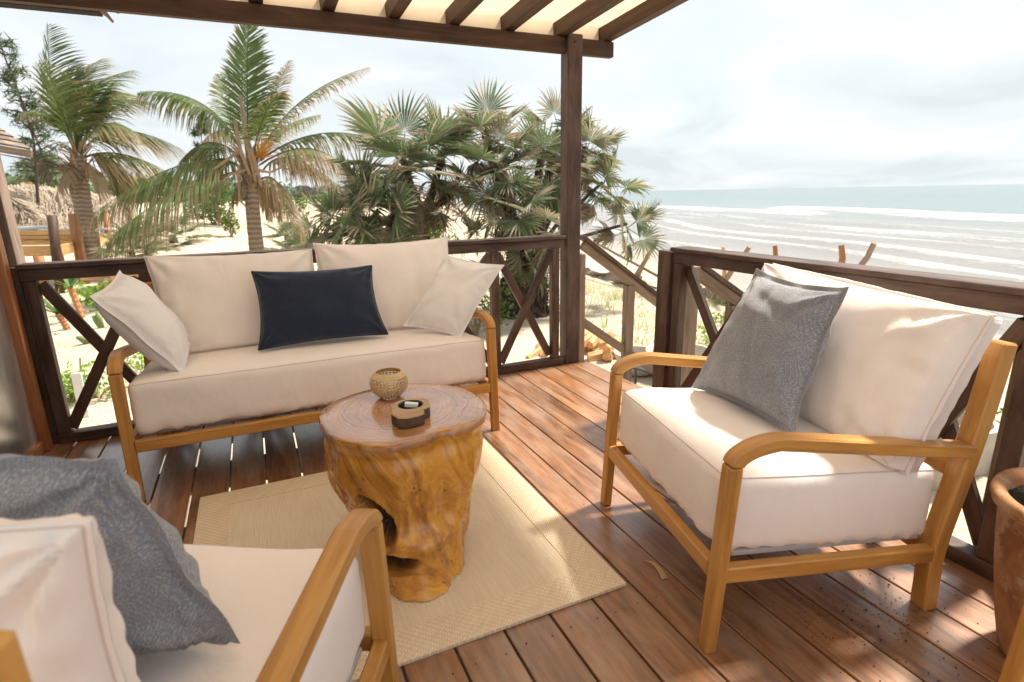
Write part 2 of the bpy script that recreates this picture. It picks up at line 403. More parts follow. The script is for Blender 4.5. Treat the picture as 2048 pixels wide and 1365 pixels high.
def m_simple(name, c, rough=0.7, nsc=20, namp=0.35, bump=0.3, bd=0.01, spec=0.3, metal=0):
    m = NT(name); o = m.coord('Object'); a = m.noise(o, nsc, 6, 0.6); b = m.noise(o, nsc*6, 3, 0.6)
    f = m.math('ADD', m.math('MULTIPLY', a, namp*2), 1-namp)
    q = m.n('ShaderNodeRGB'); q.outputs[0].default_value = (*c, 1)
    m.b.inputs['Metallic'].default_value = metal
    return m.fin(m.val(q.outputs[0], f), rough, m.bump(b, bump, bd, m.bump(a, bump, bd*2)), spec=spec)
M['bark'] = m_simple('dark_bark', (0.11, 0.075, 0.055), 0.95, 25, 0.6, 0.9, 0.02)
M['stem'] = m_simple('leaf_stem', (0.36, 0.29, 0.13), 0.6, 9, 0.4)
M['drystem'] = m_simple('dry_stem', (0.30, 0.21, 0.13), 0.8, 12, 0.5)
M['thatch'] = m_simple('thatch', (0.40, 0.325, 0.245), 0.95, 14, 0.7, 0.6)
M['dark_in'] = m_simple('dark_hut_and_shade', (0.035, 0.030, 0.028), 0.95, 4, 0.4)  # near-black: indoor and eave shade put into the colour; far hut too
M['concrete'] = m_simple('concrete', (0.48, 0.43, 0.36), 0.9, 8, 0.25, 0.5, 0.006)
M['black'] = m_simple('black_metal', (0.035, 0.032, 0.032), 0.35, 20, 0.3, 0.1, 0.002, 0.5)
M['net'] = m_simple('shade_net', (0.30, 0.26, 0.23), 0.9, 40, 0.3, 0.5, 0.004)
M['pool'] = m_simple('pool_water', (0.30, 0.62, 0.72), 0.1, 2, 0.1, 0.2, 0.01, 0.5)
M['white'] = m_simple('white_paint', (0.78, 0.77, 0.75), 0.6, 10, 0.08)
M['soil'] = m_simple('potting_soil', (0.055, 0.040, 0.030), 0.95, 30, 0.6, 1.0, 0.02)
M['crumb'] = m_simple('soil_crumb', (0.050, 0.034, 0.026), 0.95, 60, 0.5)
M['brick'] = m_simple('brick', (0.52, 0.21, 0.09), 0.9, 14, 0.3, 0.5, 0.006)
M['shingle'] = wood('shingle_wood', (0.13, 0.095, 0.075), (0.22, 0.165, 0.13), (0.32, 0.25, 0.20), 0.9, 1, 0.7, 0.5, 0.8, spec=0.2)
M['wall'] = wood('wall_boards', (0.16, 0.075, 0.035), (0.24, 0.115, 0.055), (0.32, 0.16, 0.08), 0.6)
M['curtain'] = m_simple('curtain', (0.45, 0.42, 0.38), 0.95, 3, 0.25)
def m_glass():
    m = NT('door_glass'); o = m.coord('Object'); a = m.noise(m.mapping(o, (1, 2.2, 0.5)), 2.2, 6, 0.62, 0.8)
    b = m.noise(m.mapping(o, (1, 40, 3)), 3, 3, 0.6)
    m.b.inputs['Transmission Weight'].default_value = 0.35; m.b.inputs['IOR'].default_value = 1.5
    c = m.ramp(a, [(0.35, (0.22, 0.23, 0.24)), (0.65, (0.50, 0.50, 0.49))])  # cloudy grey base colour stands in for hazy reflections on the pane
    return m.fin(c, m.math('ADD', m.math('MULTIPLY', b, 0.25), 0.10), spec=0.6)
M['glass'] = m_glass()

# ================================================================ ground and sea
def sstep(a, b, x):
    t = np.clip((x-a)/(b-a), 0, 1); return t*t*(3-2*t)
def shoreX(y): return 23 + 0.28*y
def edgeX(y): return 7.4 + 0.27*np.maximum(0, y-16)
def bumpf(x, y, cx, cy, rx, ry, h): return h*np.exp(-((x-cx)/rx)**2-((y-cy)/ry)**2)
def terrain(x, y):
    x = np.asarray(x, float); y = np.asarray(y, float)
    z = -0.7 + 0.0*x
    z += 0.45*sstep(14.5, 21, y) + 0.42*sstep(18, 34, y) + 0.35*sstep(40, 90, y)
    z += bumpf(x, y, -3.0, 32, 7, 7, 0.55) + bumpf(x, y, 2.0, 48, 8, 9, 0.35) + bumpf(x, y, 8, 75, 12, 12, 0.3)
    z += bumpf(x, y, -14, 30, 9, 10, 0.8) + bumpf(x, y, 3.6, 24, 2.5, 4, -0.25) + bumpf(x, y, -40, 60, 30, 30, 1.0)
    z += 0.10*np.sin(x*0.9+0.7*np.sin(y*0.45))*np.sin(y*0.55+0.4*x)*sstep(6, 12, np.hypot(x, y))
    z += 0.02*np.sin(x*3.1+y*0.8)*np.sin(y*2.7-x*0.9)
    xe = edgeX(y); xs = shoreX(y)
    s = sstep(0, 4.5, x-xe)
    lower = -2.6 - 1.9*np.clip((x-xe-4)/np.maximum(1, xs-xe-4), 0, 1.0) - 0.03*np.maximum(0, x-xs)
    lower = np.maximum(lower, -9)
    z = z*(1-s) + lower*s
    z = np.where(y < 0, np.minimum(z, -0.7), z)
    return z
def polar(nr, na, r0, r1, a0, a1):
    rr = r0*(r1/r0)**(np.arange(nr)/(nr-1)); aa = np.linspace(a0, a1, na)
    A, RR = np.meshgrid(aa, rr); return RR*np.cos(A), RR*np.sin(A)
nr, na = 250, 330
X, Y = polar(nr, na, 0.6, 6000, -math.pi*0.30, math.pi*1.30)
Z = terrain(X, Y)
fs = [(i*na+j, i*na+j+1, i*na+na+j+1, i*na+na+j) for i in range(nr-1) for j in range(na-1)]
me = bpy.data.meshes.new('sand_ground'); me.from_pydata(np.stack([X, Y, Z], -1).reshape(-1, 3).tolist(), [], fs)
wet = sstep(-13, -3, X-shoreX(Y))*sstep(3.5, 8, X-edgeX(Y)); lit = sstep(3, 5.5, X)*(1-sstep(6.8, 8, X))*sstep(3, 6, Y)*0.9 + 0.55*np.exp(-((X+1.7)/1.3)**2-((Y-6.6)/1.8)**2)
for nm, vv in (('wet', wet), ('litter', lit)):
    at = me.attributes.new(nm, 'FLOAT', 'POINT'); at.data.foreach_set('value', vv.ravel().astype(np.float32))
me.materials.append(M['sand']); me.polygons.foreach_set('use_smooth', [True]*len(me.polygons))
g_ = bpy.data.objects.new('sand_ground', me); COL.objects.link(g_); tag(g_, 'pale windblown sand sloping down to a wide wet beach', kind='structure')

SEA = -4.5
nr, na = 380, 300
X, Y = polar(nr, na, 12, 8000, -math.pi*0.30, math.pi*0.49)
sh = X-shoreX(Y)
foam = np.zeros_like(X)
def band(s0, w, a=1.0, mask=1.0, lead=1.0): 
    d = sh - s0 - 15; return a*mask*np.where(d < 0, np.exp(-(d/(w*1.8))**2), np.exp(-(d/(w*0.7))**2))
wob1 = 2.2*np.sin(Y*0.045)+1.5*np.sin(Y*0.11+1); sh0 = sh.copy()
sh = sh0 + wob1
foam += band(47, 5.0, 1.0, sstep(70, 92, Y)) + band(70, 6.5, 1.0, 1-sstep(116, 132, Y)) + band(56, 3.0, 0.55, 1-sstep(40, 130, Y))
foam += band(25, 2.4, 0.55) + band(34, 2.4, 0.40, 1-sstep(60, 100, Y)) + band(16, 1.8, 0.4) + band(7, 1.3, 0.6) + band(1.0, 1.2, 0.6) + band(-9, 1.4, 0.7) + band(-13.5, 0.9, .6) + 0.16*(1-sstep(25, 80, sh))*sstep(0, 6, sh)
Zs = SEA + 0.45*np.clip(foam, 0, 1)*(np.abs(sh) > 3) + 0.10*np.sin(sh0*0.30+0.6*np.sin(Y*0.06))*sstep(0, 30, sh) + 0.04*np.sin(sh0*0.9+Y*0.2)
idx = -np.ones(X.size, int); keep = (sh0 > -4).ravel(); fs = []
for i in range(nr-1):
    for j in range(na-1):
        q = (i*na+j, i*na+j+1, i*na+na+j+1, i*na+na+j)
        if keep[q[0]] or keep[q[1]] or keep[q[2]] or keep[q[3]]: fs.append(q)
used = sorted({a for q in fs for a in q}); idx[used] = range(len(used))
P_ = np.stack([X, Y, Zs], -1).reshape(-1, 3)[used]
me = bpy.data.meshes.new('sea'); me.from_pydata(P_.tolist(), [], [tuple(int(idx[a]) for a in q) for q in fs])
for nm, vv in (('shore', sh0), ('along', Y), ('foam', foam)):
    at = me.attributes.new(nm, 'FLOAT', 'POINT'); at.data.foreach_set('value', vv.ravel()[used].astype(np.float32))
me.materials.append(M['sea']); me.polygons.foreach_set('use_smooth', [True]*len(me.polygons))
o = bpy.data.objects.new('sea', me); COL.objects.link(o); tag(o, 'pale turquoise sea with lines of white surf', kind='structure')
def ground(x, y): return float(terrain(x, y))

# ================================================================ deck
deck = tag(empty('deck', (0, 0, 0)), 'reddish brown hardwood deck of narrow planks', kind='structure')
PIT = 0.14664; base_me = []
for i in range(5):
    m = MB(); w = PIT-0.0070
    m.sweep([(0, -1.9, 0), (0, 0.7, 0), (0, 3.46, 0)], w, 0.024, (1, 0, 0), 0.002); base_me.append(m.mesh('plank', M['deck']))
for k in range(-1, 22):
    x = 1.981 - PIT*k - PIT/2
    place('plank', base_me[k % 5], deck, (x, 0, -0.012 + random.uniform(-0.0008, 0.0008)))
m = MB()
for y in np.arange(-1.6, 3.5, 0.55): m.beam((-1.3, y, -0.085), (2.1, y, -0.085), 0.05, 0.12)
m.build('joist', M['grey_wood'], deck)
m = MB()
for k in range(-1, 22):
    for y in np.arange(-1.6, 3.5, 0.55):
        for dx in (-0.04, 0.04):
            x = 1.981 - PIT*k - PIT/2 + dx + random.uniform(-.004, .004); yy = y+random.uniform(-.006, .006); r = 0.0028
            b = len(m.v); m.add([(x+r*math.cos(t*1.047), yy+r*math.sin(t*1.047), 0.0014) for t in range(6)], [tuple(range(6))])
o = m.build('screw_heads', M['bark'], deck); o['kind'] = 'stuff'

# ================================================================ railings
def rail(name, p0, p1, out, label, n, endpost=True, studs=None):
    """p0,p1 along the inner face at deck level; out = outward unit vector"""
    p0 = V(p0); p1 = V(p1); d = (p1-p0).normalized(); L = (p1-p0).length; out = V(out)
    t = thing(name, (p0+p1)/2, label, 'railing')
    def bar(nm, a, b, w, h, mat='rail'): 
        mm = MB(); mm.beam(a, b, w, h, None, 0.003) if abs((V(b)-V(a)).z) < 1e-4 else mm.sweep([a, b], w, h, d, 0.003); return mm.build(nm, M[mat], t)
    bar('handrail', p0+V((0, 0, .904))+out*.045, p1+V((0, 0, .904))+out*.045, 0.125, 0.022)
    bar('top_rail', p0+V((0, 0, .863))+out*.03, p1+V((0, 0, .863))+out*.03, 0.045, 0.056)
    bar('bottom_rail', p0+V((0, 0, .027))+out*.035, p1+V((0, 0, .027))+out*.035, 0.07, 0.050)
    sp = studs or [i*L/n for i in range(n+1)]
    for i, s_ in enumerate(sp):
        q = p0+d*s_+out*.035
        bar('upright', q+V((0, 0, .053)), q+V((0, 0, .834)), 0.055, 0.05)
    for i in range(len(sp)-1):
        a = p0+d*(sp[i]+.03)+out*.030; b = p0+d*(sp[i+1]-.03)+out*.030
        for (u, w_, oo) in ((0.075, 0.815, 0.0), (0.815, 0.075, 0.028)):
            A = a+out*oo+V((0, 0, u)); B = b+out*oo+V((0, 0, w_)); e_ = (B-A).normalized()
            mm = MB(); mm.sweep([A, B], 0.026, 0.052, out, 0.002); mm.build('cross_brace', M['rail'], t)
    return t
sp = [0.03, 0.5, 0.955, 1.41, 1.87, 2.435, 2.885]
rail('back_railing', (-1.02, 3.355, 0), (1.93, 3.355, 0), (0, 1, 0), 'dark timber railing with crossed braces behind the sofa', 6, studs=sp)
sp = [0.03, 0.58, 1.13, 1.53, 1.98, 2.5, 3.0, 3.6, 4.1]
rail('side_railing', (1.965, 2.31, 0), (1.965, -1.8, 0), (1, 0, 0), 'timber railing with crossed braces on the sea side behind the armchair', 6, studs=sp)
def post(name, lo, hi, label, mat='rail'):
    m = MB(); m.box(lo, hi, 0.004); return m.build_top(name, M[mat], label, 'post')
post('timber_post', (1.962, 2.322, 0.001), (2.062, 2.42, 0.892), 'squared brown newel post ending the side railing at the stairs')
post('timber_post', (2.085, 2.33, -0.75), (2.185, 2.43, 0.80), 'weathered grey post beside the newel post holding the lower stair rail', 'grey_wood')
post('timber_post', (2.072, 0.77, -0.75), (2.155, 0.86, 0.89), 'weathered grey post outside the side railing behind the terracotta pot', 'grey_wood')
post('timber_post', (-1.16, 3.44, -0.75), (-1.035, 3.55, 2.10), 'rough grey house post at the end of the back railing', 'shingle')
m = MB(); m.box((-1.10, 3.375, 0.0), (-1.022, 3.425, 0.90), 0.003); m.build_top('dark_gap_board', M['rail'], 'added dark board standing in for the dark gap between the door frame and the back railing', 'board')  # added board, its dark colour standing in for the dark gap here

# ================================================================ canopy
can = thing('canopy', (0.6, 3.4, 0), 'timber canopy with dark rafters under cream canvas over the deck', 'canopy')
m = MB(); m.box((1.943, 3.352, 0.001), (2.048, 3.452, 2.156), 0.004); m.build('post', M['rail'], can)
m = MB(); m.box((2.052, 3.36, -0.75), (2.10, 3.44, 0.78), 0.003); m.build('post', M['grey_wood'], can)
m = MB(); m.box((-1.6, 3.385, 2.048), (2.305, 3.435, 2.142), 0.004); m.build('front_beam', M['beam'], can)
def zr(y): return 2.146 + 0.055*(3.38-y)
xs = [2.262-0.350*k for k in range(0, 11)]; xs[1] = 1.925
for x in xs:
    m = MB(); m.sweep([(x, 3.52, zr(3.52)+.045), (x, 0.1, zr(0.1)+.045)], 0.066, 0.09, (1, 0, 0), 0.003); m.build('rafter', M['beam'], can)
m = MB(); nx, ny = 60, 40; vs = []; 
for i in range(nx+1):
    for j in range(ny+1):
        x = -1.5+(2.30+1.5)*i/nx; y = 3.46+(0.1-3.46)*max(0, j-1)/(ny-1)
        sag = min(abs(x-q) for q in xs); vs.append((x, y, zr(y)+0.098 - 0.012*min(1, sag/.17)) if j else (x, 3.452, 2.138))
m.add(vs, [(i*(ny+1)+j, i*(ny+1)+j+1, (i+1)*(ny+1)+j+1, (i+1)*(ny+1)+j) for i in range(nx) for j in range(ny)])
m.build('canvas', M['canvas'], can, smooth=True)
m = MB(); p = atY(1151, 83, 3.35); m.tube([(p.x, 3.352, p.z), (p.x, 3.344, p.z)], 0.008, 10); m.build('bolt', M['black'], can)

# ================================================================ stairs
st = thing('stairs', (2.6, 2.9, -0.7), 'timber stairs going down from the deck towards the beach', 'stairs')
m = MB(); m.box((2.104, -1.8, -0.13), (2.126, 3.46, -0.028), 0.002); 
m.build('edge_board', M['grey_wood'], deck)
for k in range(4):
    x0 = 2.135+0.25*k; z0 = -0.175*(k+1)+0.02
    m = MB(); m.box((x0, 2.47, z0-.03), (x0+.24, 3.36, z0), 0.003); m.build('tread', M['grey_wood'], st)
for y in (2.445, 3.385):
    m = MB(); m.sweep([(2.135, y, -.10), (3.14, y, -.80)], 0.04, 0.09, (0, 1, 0)); m.build('stringer', M['grey_wood'], st)
for (y, zz0, sl_, xe) in ((3.415, 0.892, -.70, 3.05), (2.40, 0.845, -.60, 3.10)):
    x0 = 2.10 if y > 3 else 2.15
    A = V((x0, y, zz0-0.0)); B = V((xe, y, zz0+sl_*(xe-x0)))
    m = MB(); m.sweep([A, B], 0.075, 0.028, (0, 1, 0)); m.build('handrail', M['rail'], st)
    m = MB(); m.sweep([A+V((0, 0, -.052)), B+V((0, 0, -.052))], 0.036, 0.062, (0, 1, 0)); m.build('lower_rail', M['grey_wood'], st)
    m = MB(); m.sweep([A+V((0, 0, -.60)), B+V((0, 0, -.60))], 0.034, 0.06, (0, 1, 0)); m.build('lower_rail', M['grey_wood'], st)
    for xp in (2.515, xe-.05):
        m = MB(); m.box((xp-.035, y-.03, -.76), (xp+.035, y+.03, zz0+sl_*(xp-x0)-.085), 0.003); m.build('baluster', M['grey_wood'], st)

# ================================================================ sliding door, house corner, eaves
dr = thing('sliding_door', (-1.10, 1.8, 0), 'tall glazed door in an orange brown timber frame at the left edge of the deck', 'door')
X0 = -1.115; X1 = -1.052
def dbox(nm, lo, hi, mat='red_wood', c=.003):
    m = MB(); m.box(lo, hi, c); return m.build(nm, M[mat], dr)
dbox('stile', (X0, 3.285, 0.002), (X1+.012, 3.345, 2.15)); dbox('stile', (X0, 1.30, 0.002), (X1, 1.39, 2.15))
dbox('bottom_rail', (X0+.005, 1.39, 0.002), (X1-.004, 3.285, 0.062)); dbox('top_rail', (X0+.005, 1.39, 2.03), (X1-.004, 3.285, 2.148))
dbox('pane', (-1.084, 1.388, 0.060), (-1.076, 3.287, 2.032), 'glass', 0.0008)
m = MB(); vs = []; nn = 90
for i in range(nn+1):
    y = 1.42+1.8*i/nn; x = -1.28-0.05*math.sin(i*0.9)-0.02*math.sin(i*.37)
    vs += [(x, y, 0.02), (x-.01, y, 1.1), (x, y, 2.1)]
m.add(vs, [(i*3+k, i*3+3+k, i*3+4+k, i*3+1+k) for i in range(nn) for k in range(2)]); 
m.build_top('curtain', M['curtain'], 'grey curtain hanging behind the glass of the door', 'curtain', smooth=True)
hs = thing('house', (-1.6, 0.6, 0), 'timber house wall beside the deck, holding the glazed door', 'house')
for (lo, hi) in (((-1.165, 1.0, 0), (-1.095, 1.29, 2.3)), ((-1.165, 1.30, 2.16), (-1.09, 3.43, 2.45))):
    m = MB(); m.box(lo, hi); m.build('wall', M['wall'], hs)
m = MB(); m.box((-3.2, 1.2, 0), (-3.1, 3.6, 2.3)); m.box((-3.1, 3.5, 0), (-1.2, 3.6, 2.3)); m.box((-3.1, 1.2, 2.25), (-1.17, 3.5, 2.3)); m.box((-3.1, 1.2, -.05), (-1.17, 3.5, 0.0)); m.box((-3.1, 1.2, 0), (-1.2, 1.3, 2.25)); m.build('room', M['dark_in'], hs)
# eave seen under the beam
ev = thing('roof_eave', (-1.3, 3.95, 2.1), 'shade-darkened eave with a splintered shingle end hanging above the railing corner', 'roof')
a = atY(-40, 7, 4.0); b = atY(203, 31, 4.0)
m = MB(); m.sweep([(a.x-1.2, 4.0, a.z+.05), (b.x, 4.0, b.z+.05)], 0.09, 0.095, (0, 1, 0)); m.build('fascia', M['dark_in'], ev)  # roof shade on the eave is put into this near-black colour
m = MB(); p0 = atY(192, 22, 3.99); p1 = atY(226, 44, 3.99); p2 = atY(232, 18, 3.99)
m.sweep([p0+V((-.02, 0, .03)), (p0+p1)/2+V((.01, 0, .012)), p1], 0.10, 0.03, (0, 1, 0), 0.002, taper=lambda t: 1-0.75*t); m.build('shingle', M['shingle'], ev)
m = MB(); m.sweep([p0+V((0, .01, .05)), p2], 0.12, 0.02, (0, 1, 0), 0.002); m.build('shingle', M['shingle'], ev)
m = MB(); m.sweep([p0+V((0, .02, .075)), p2+V((.012, 0, .03))], 0.12, 0.02, (0, 1, 0), 0.002); m.build('shingle', M['shingle'], ev)
# ================================================================ cushions
def nz(p, s=1.0, o=0.0): return noise.noise(V((p[0]*s+o, p[1]*s+o*1.7, p[2]*s-o)))
def box_cushion(lo, hi, r=0.035, crown=0.02, seg=(34, 30, 10), seed=0.0, tilt=0.0, wr=0.009, bulge=0.006, crinkle=None):
    """a boxed foam cushion between lo and hi (tilt: drop per metre of y), with crown, crease lines and puckered lower edge"""
    lo = V(lo); hi = V(hi); c = (lo+hi)/2; hd = (hi-lo)/2; nx, ny, nzz = seg
    m = MB(); ids = {}; vs = []; gs = []
    def P(i, j, k):
        key = (i, j, k)
        if key in ids: return ids[key]
        def sp(t, n, h): 
            q = 2*t/n-1; return math.sin(q*math.pi/2*0.86)/math.sin(math.pi/2*.86)
        q = V((sp(i, nx, 0)*hd.x, sp(j, ny, 0)*hd.y, sp(k, nzz, 0)*hd.z))
        inner = V((max(-hd.x+r, min(hd.x-r, q.x)), max(-hd.y+r, min(hd.y-r, q.y)), max(-hd.z+r, min(hd.z-r, q.z))))
        d = q-inner
        if d.length > 1e-7: q = inner + d.normalized()*r
        nx_, ny_, nz_ = q.x/hd.x, q.y/hd.y, q.z/hd.z
        if nz_ > 0: q.z += crown*(1-nx_**4)*(1-ny_**4)*nz_
        q.x += bulge*(1-nz_**2)*(1-ny_**4)*nx_; q.y += bulge*(1-nz_**2)*(1-nx_**4)*ny_
        w_ = wr*nz(q, 6, seed) + wr*0.5*nz(V((q.x*2, q.y*5, q.z*9)), 4, seed+3)
        if d.length > 1e-7:
            n_ = d.normalized(); q += n_*w_
            edge = max(0, 1-abs(nz_+1)*3.0)
            q += n_*edge*0.006*math.sin((q.x+q.y)*85+6*nz(q, 7, seed))*(0.5+abs(nz(q, 3, seed+5))*1.6)
            if crinkle: q += n_*crinkle(q+c)
        else: q.z += w_
        q = q+c; q.z -= tilt*(q.y-lo.y)
        ids[key] = len(vs); vs.append(q); gs.append(q); return ids[key]
    fs = []
    for i in range(nx):
        for j in range(ny):
            fs.append((P(i, j, 0), P(i, j+1, 0), P(i+1, j+1, 0), P(i+1, j, 0))); fs.append((P(i, j, nzz), P(i+1, j, nzz), P(i+1, j+1, nzz), P(i, j+1, nzz)))
    for i in range(nx):
        for k in range(nzz):
            fs.append((P(i, 0, k), P(i+1, 0, k), P(i+1, 0, k+1), P(i, 0, k+1))); fs.append((P(i, ny, k), P(i, ny, k+1), P(i+1, ny, k+1), P(i+1, ny, k)))
    for j in range(ny):
        for k in range(nzz):
            fs.append((P(0, j, k), P(0, j, k+1), P(0, j+1, k+1), P(0, j+1, k))); fs.append((P(nx, j, k), P(nx, j+1, k), P(nx, j+1, k+1), P(nx, j, k+1)))
    m.add(vs, fs, gs)
    def seam(zsel=1):
        mm = MB(); k = nzz if zsel > 0 else 0
        lp = [(i, 0, k) for i in range(nx)]+[(nx, j, k) for j in range(ny)]+[(i, ny, k) for i in range(nx, 0, -1)]+[(0, j, k) for j in range(ny, 0, -1)]+[(0, 0, k)]
        mm.tube([vs[ids[q]] for q in lp], 0.0020, 6, cap=False); return mm
    return m, seam

def pillow(name, C, T, mat, parent=None, n=40, pinch=0.05, flange=0.0, seed=1.0, wr=0.006, power=0.42, seamr=0.0, seammat='piping', band=0.0, label=None, cat=None, group=None, sag=0.0, wave=0.0, flatback=1.0, crease=0.0, corner=None):
    """C: bottom-left, bottom-right, top-right, top-left corners; the front bulges towards the viewer's side (BL->BR x BL->TL)"""
    C = [V(q) for q in C]; nrm = ((C[1]-C[0]).cross(C[3]-C[0]) + (C[1]-C[2]).cross(C[3]-C[2])*-1).normalized()
    org = (C[0]+C[1]+C[2]+C[3])/4
    W_ = ((C[1]-C[0]).length+(C[2]-C[3]).length)/2; H_ = ((C[3]-C[0]).length+(C[2]-C[1]).length)/2
    fu = 1-2*flange/W_; fv = 1-2*flange/H_
    def surf(u, v, s):
        x = u*(1-pinch*(1-v*v)*abs(u)); y = v*(1-pinch*(1-u*u)*abs(v))
        P = C[0]*((1-x)*(1-y)/4)+C[1]*((1+x)*(1-y)/4)+C[2]*((1+x)*(1+y)/4)+C[3]*((1-x)*(1+y)/4)
        uu = min(1, abs(u)/fu); vv = min(1, abs(v)/fv)
        t = ((1-uu**2.4)*(1-vv**2.4))
        t = max(0, t)**power
        g = V((u*W_/2, v*H_/2, seed))
        th = T/2*t
        if band: th += band/2*(1 if True else 0)
        if sag: P = P - V((0, 0, 1))*sag*max(0, v)**2*(1-u*u)
        ed = max(0, 1-min(1-uu, 1-vv)*5)
        w_ = wr*noise.noise(g*7) + wr*0.6*noise.noise(V((g.x*16, g.y*6, seed)))
        eu, ev = (1-uu)*W_/2, (1-vv)*H_/2                      # distance from the side and the end seams
        dc = math.hypot(eu, ev)+1e-5; th_c = math.atan2(ev, eu)  # folds fan out of each corner
        w_ += wr*1.5*math.sin(th_c*9+seed+2.5*noise.noise(V((u*2, v*2, seed))))*math.exp(-dc/0.11)*min(1, dc/0.02)
        w_ += wr*0.8*noise.noise(V((g.x*30, g.y*3.5, seed+4)))*math.exp(-ev/0.07) + wr*0.8*noise.noise(V((g.x*3.5, g.y*30, seed+9)))*math.exp(-eu/0.07)
        pk = wr*0.9*(math.exp(-ev/0.022)*math.sin(g.x*105+4*noise.noise(g*7))+math.exp(-eu/0.022)*math.sin(g.y*105+4*noise.noise(g*7+V((3, 0, 0))))) if (uu < 1 and vv < 1) else 0
        cr_ = 0
        if crease:
            cr_ = -crease*math.exp(-((v-.55+.25*u)/.10)**2)*(1-u*u) - crease*.7*math.exp(-((u+.3*v-.1)/.07)**2)*(1-v*v)*.8
        k_ = 1.0 if s > 0 else flatback
        off = s*th*k_ + (w_+pk*0.5 + (cr_ if s > 0 else 0))*min(1, t*2.2)
        if uu >= 1 or vv >= 1:
            off = s*0.0012 + wave*math.sin(g.x*38+g.y*31+seed)*((abs(u)-fu)/(1-fu+1e-6) if abs(u) > fu else 0 + (abs(v)-fv)/(1-fv+1e-6) if abs(v) > fv else 0)
        if corner: P = P + corner(u, v)
        return P+nrm*off, g
    m = MB(); vs = []; gs = []; idx = {}
    def mp_(i):
        q = 2*i/n-1; return math.sin(q*math.pi/2*.9)/math.sin(math.pi/2*.9)
    def vid(i, j, s):
        b = i in (0, n) or j in (0, n)
        key = (i, j, 0 if (b and not band) else s)
        if key not in idx:
            P, g = surf(mp_(i), mp_(j), s if not (b and not band) else 1)
            idx[key] = len(vs); vs.append(P); gs.append(g)
        return idx[key]
    fs = []
    for i in range(n):
        for j in range(n):
            fs.append((vid(i, j, 1), vid(i+1, j, 1), vid(i+1, j+1, 1), vid(i, j+1, 1))); fs.append((vid(i, j, -1), vid(i, j+1, -1), vid(i+1, j+1, -1), vid(i+1, j, -1)))
    if band:
        loop = [(i, 0) for i in range(n)]+[(n, j) for j in range(n)]+[(i, n) for i in range(n, 0, -1)]+[(0, j) for j in range(n, 0, -1)]
        K = 4; L_ = len(loop); rows = []
        for k_ in range(K+1):
            row = []
            for a, (i, j) in enumerate(loop):
                A = V(vs[vid(i, j, 1)]); B = V(vs[vid(i, j, -1)])
                if k_ in (0, K): row.append(vid(i, j, 1 if k_ == 0 else -1)); continue
                f = k_/K; cen = org + nrm*((A-org).dot(nrm)*(1-f)+(B-org).dot(nrm)*f)
                q = A.lerp(B, f); o_ = (q-cen).normalized()
                q = q+o_*(0.012*math.sin(f*math.pi)+0.004*noise.noise(q*18)); gs.append(q); vs.append(q); row.append(len(vs)-1)
            rows.append(row)
        for k_ in range(K):
            for a in range(L_): fs.append((rows[k_][a], rows[k_+1][a], rows[k_+1][(a+1) % L_], rows[k_][(a+1) % L_]))
    m.add(vs, fs, gs)
    sm = None
    if seamr:
        sm = MB(); ring = []
        sides = ([(1,)] if not band else [(1,), (-1,)])
        for (s,) in sides:
            lp = [(i, 0) for i in range(n)]+[(n, j) for j in range(n)]+[(i, n) for i in range(n, 0, -1)]+[(0, j) for j in range(n, 0, -1)]+[(0, 0)]
            sm.tube([vs[vid(i, j, s)] for i, j in lp], seamr, 6, cap=False)
    if parent is None:
        o = m.build_top(name, mat, label, cat, group, smooth=True, org=tuple(org))
        if sm: sm.build('piping', M[seammat], o, smooth=True)
    else:
        o = m.build(name, mat, parent, smooth=True)
        if sm: sm.build('seam', M[seammat], o, smooth=True)
    return o

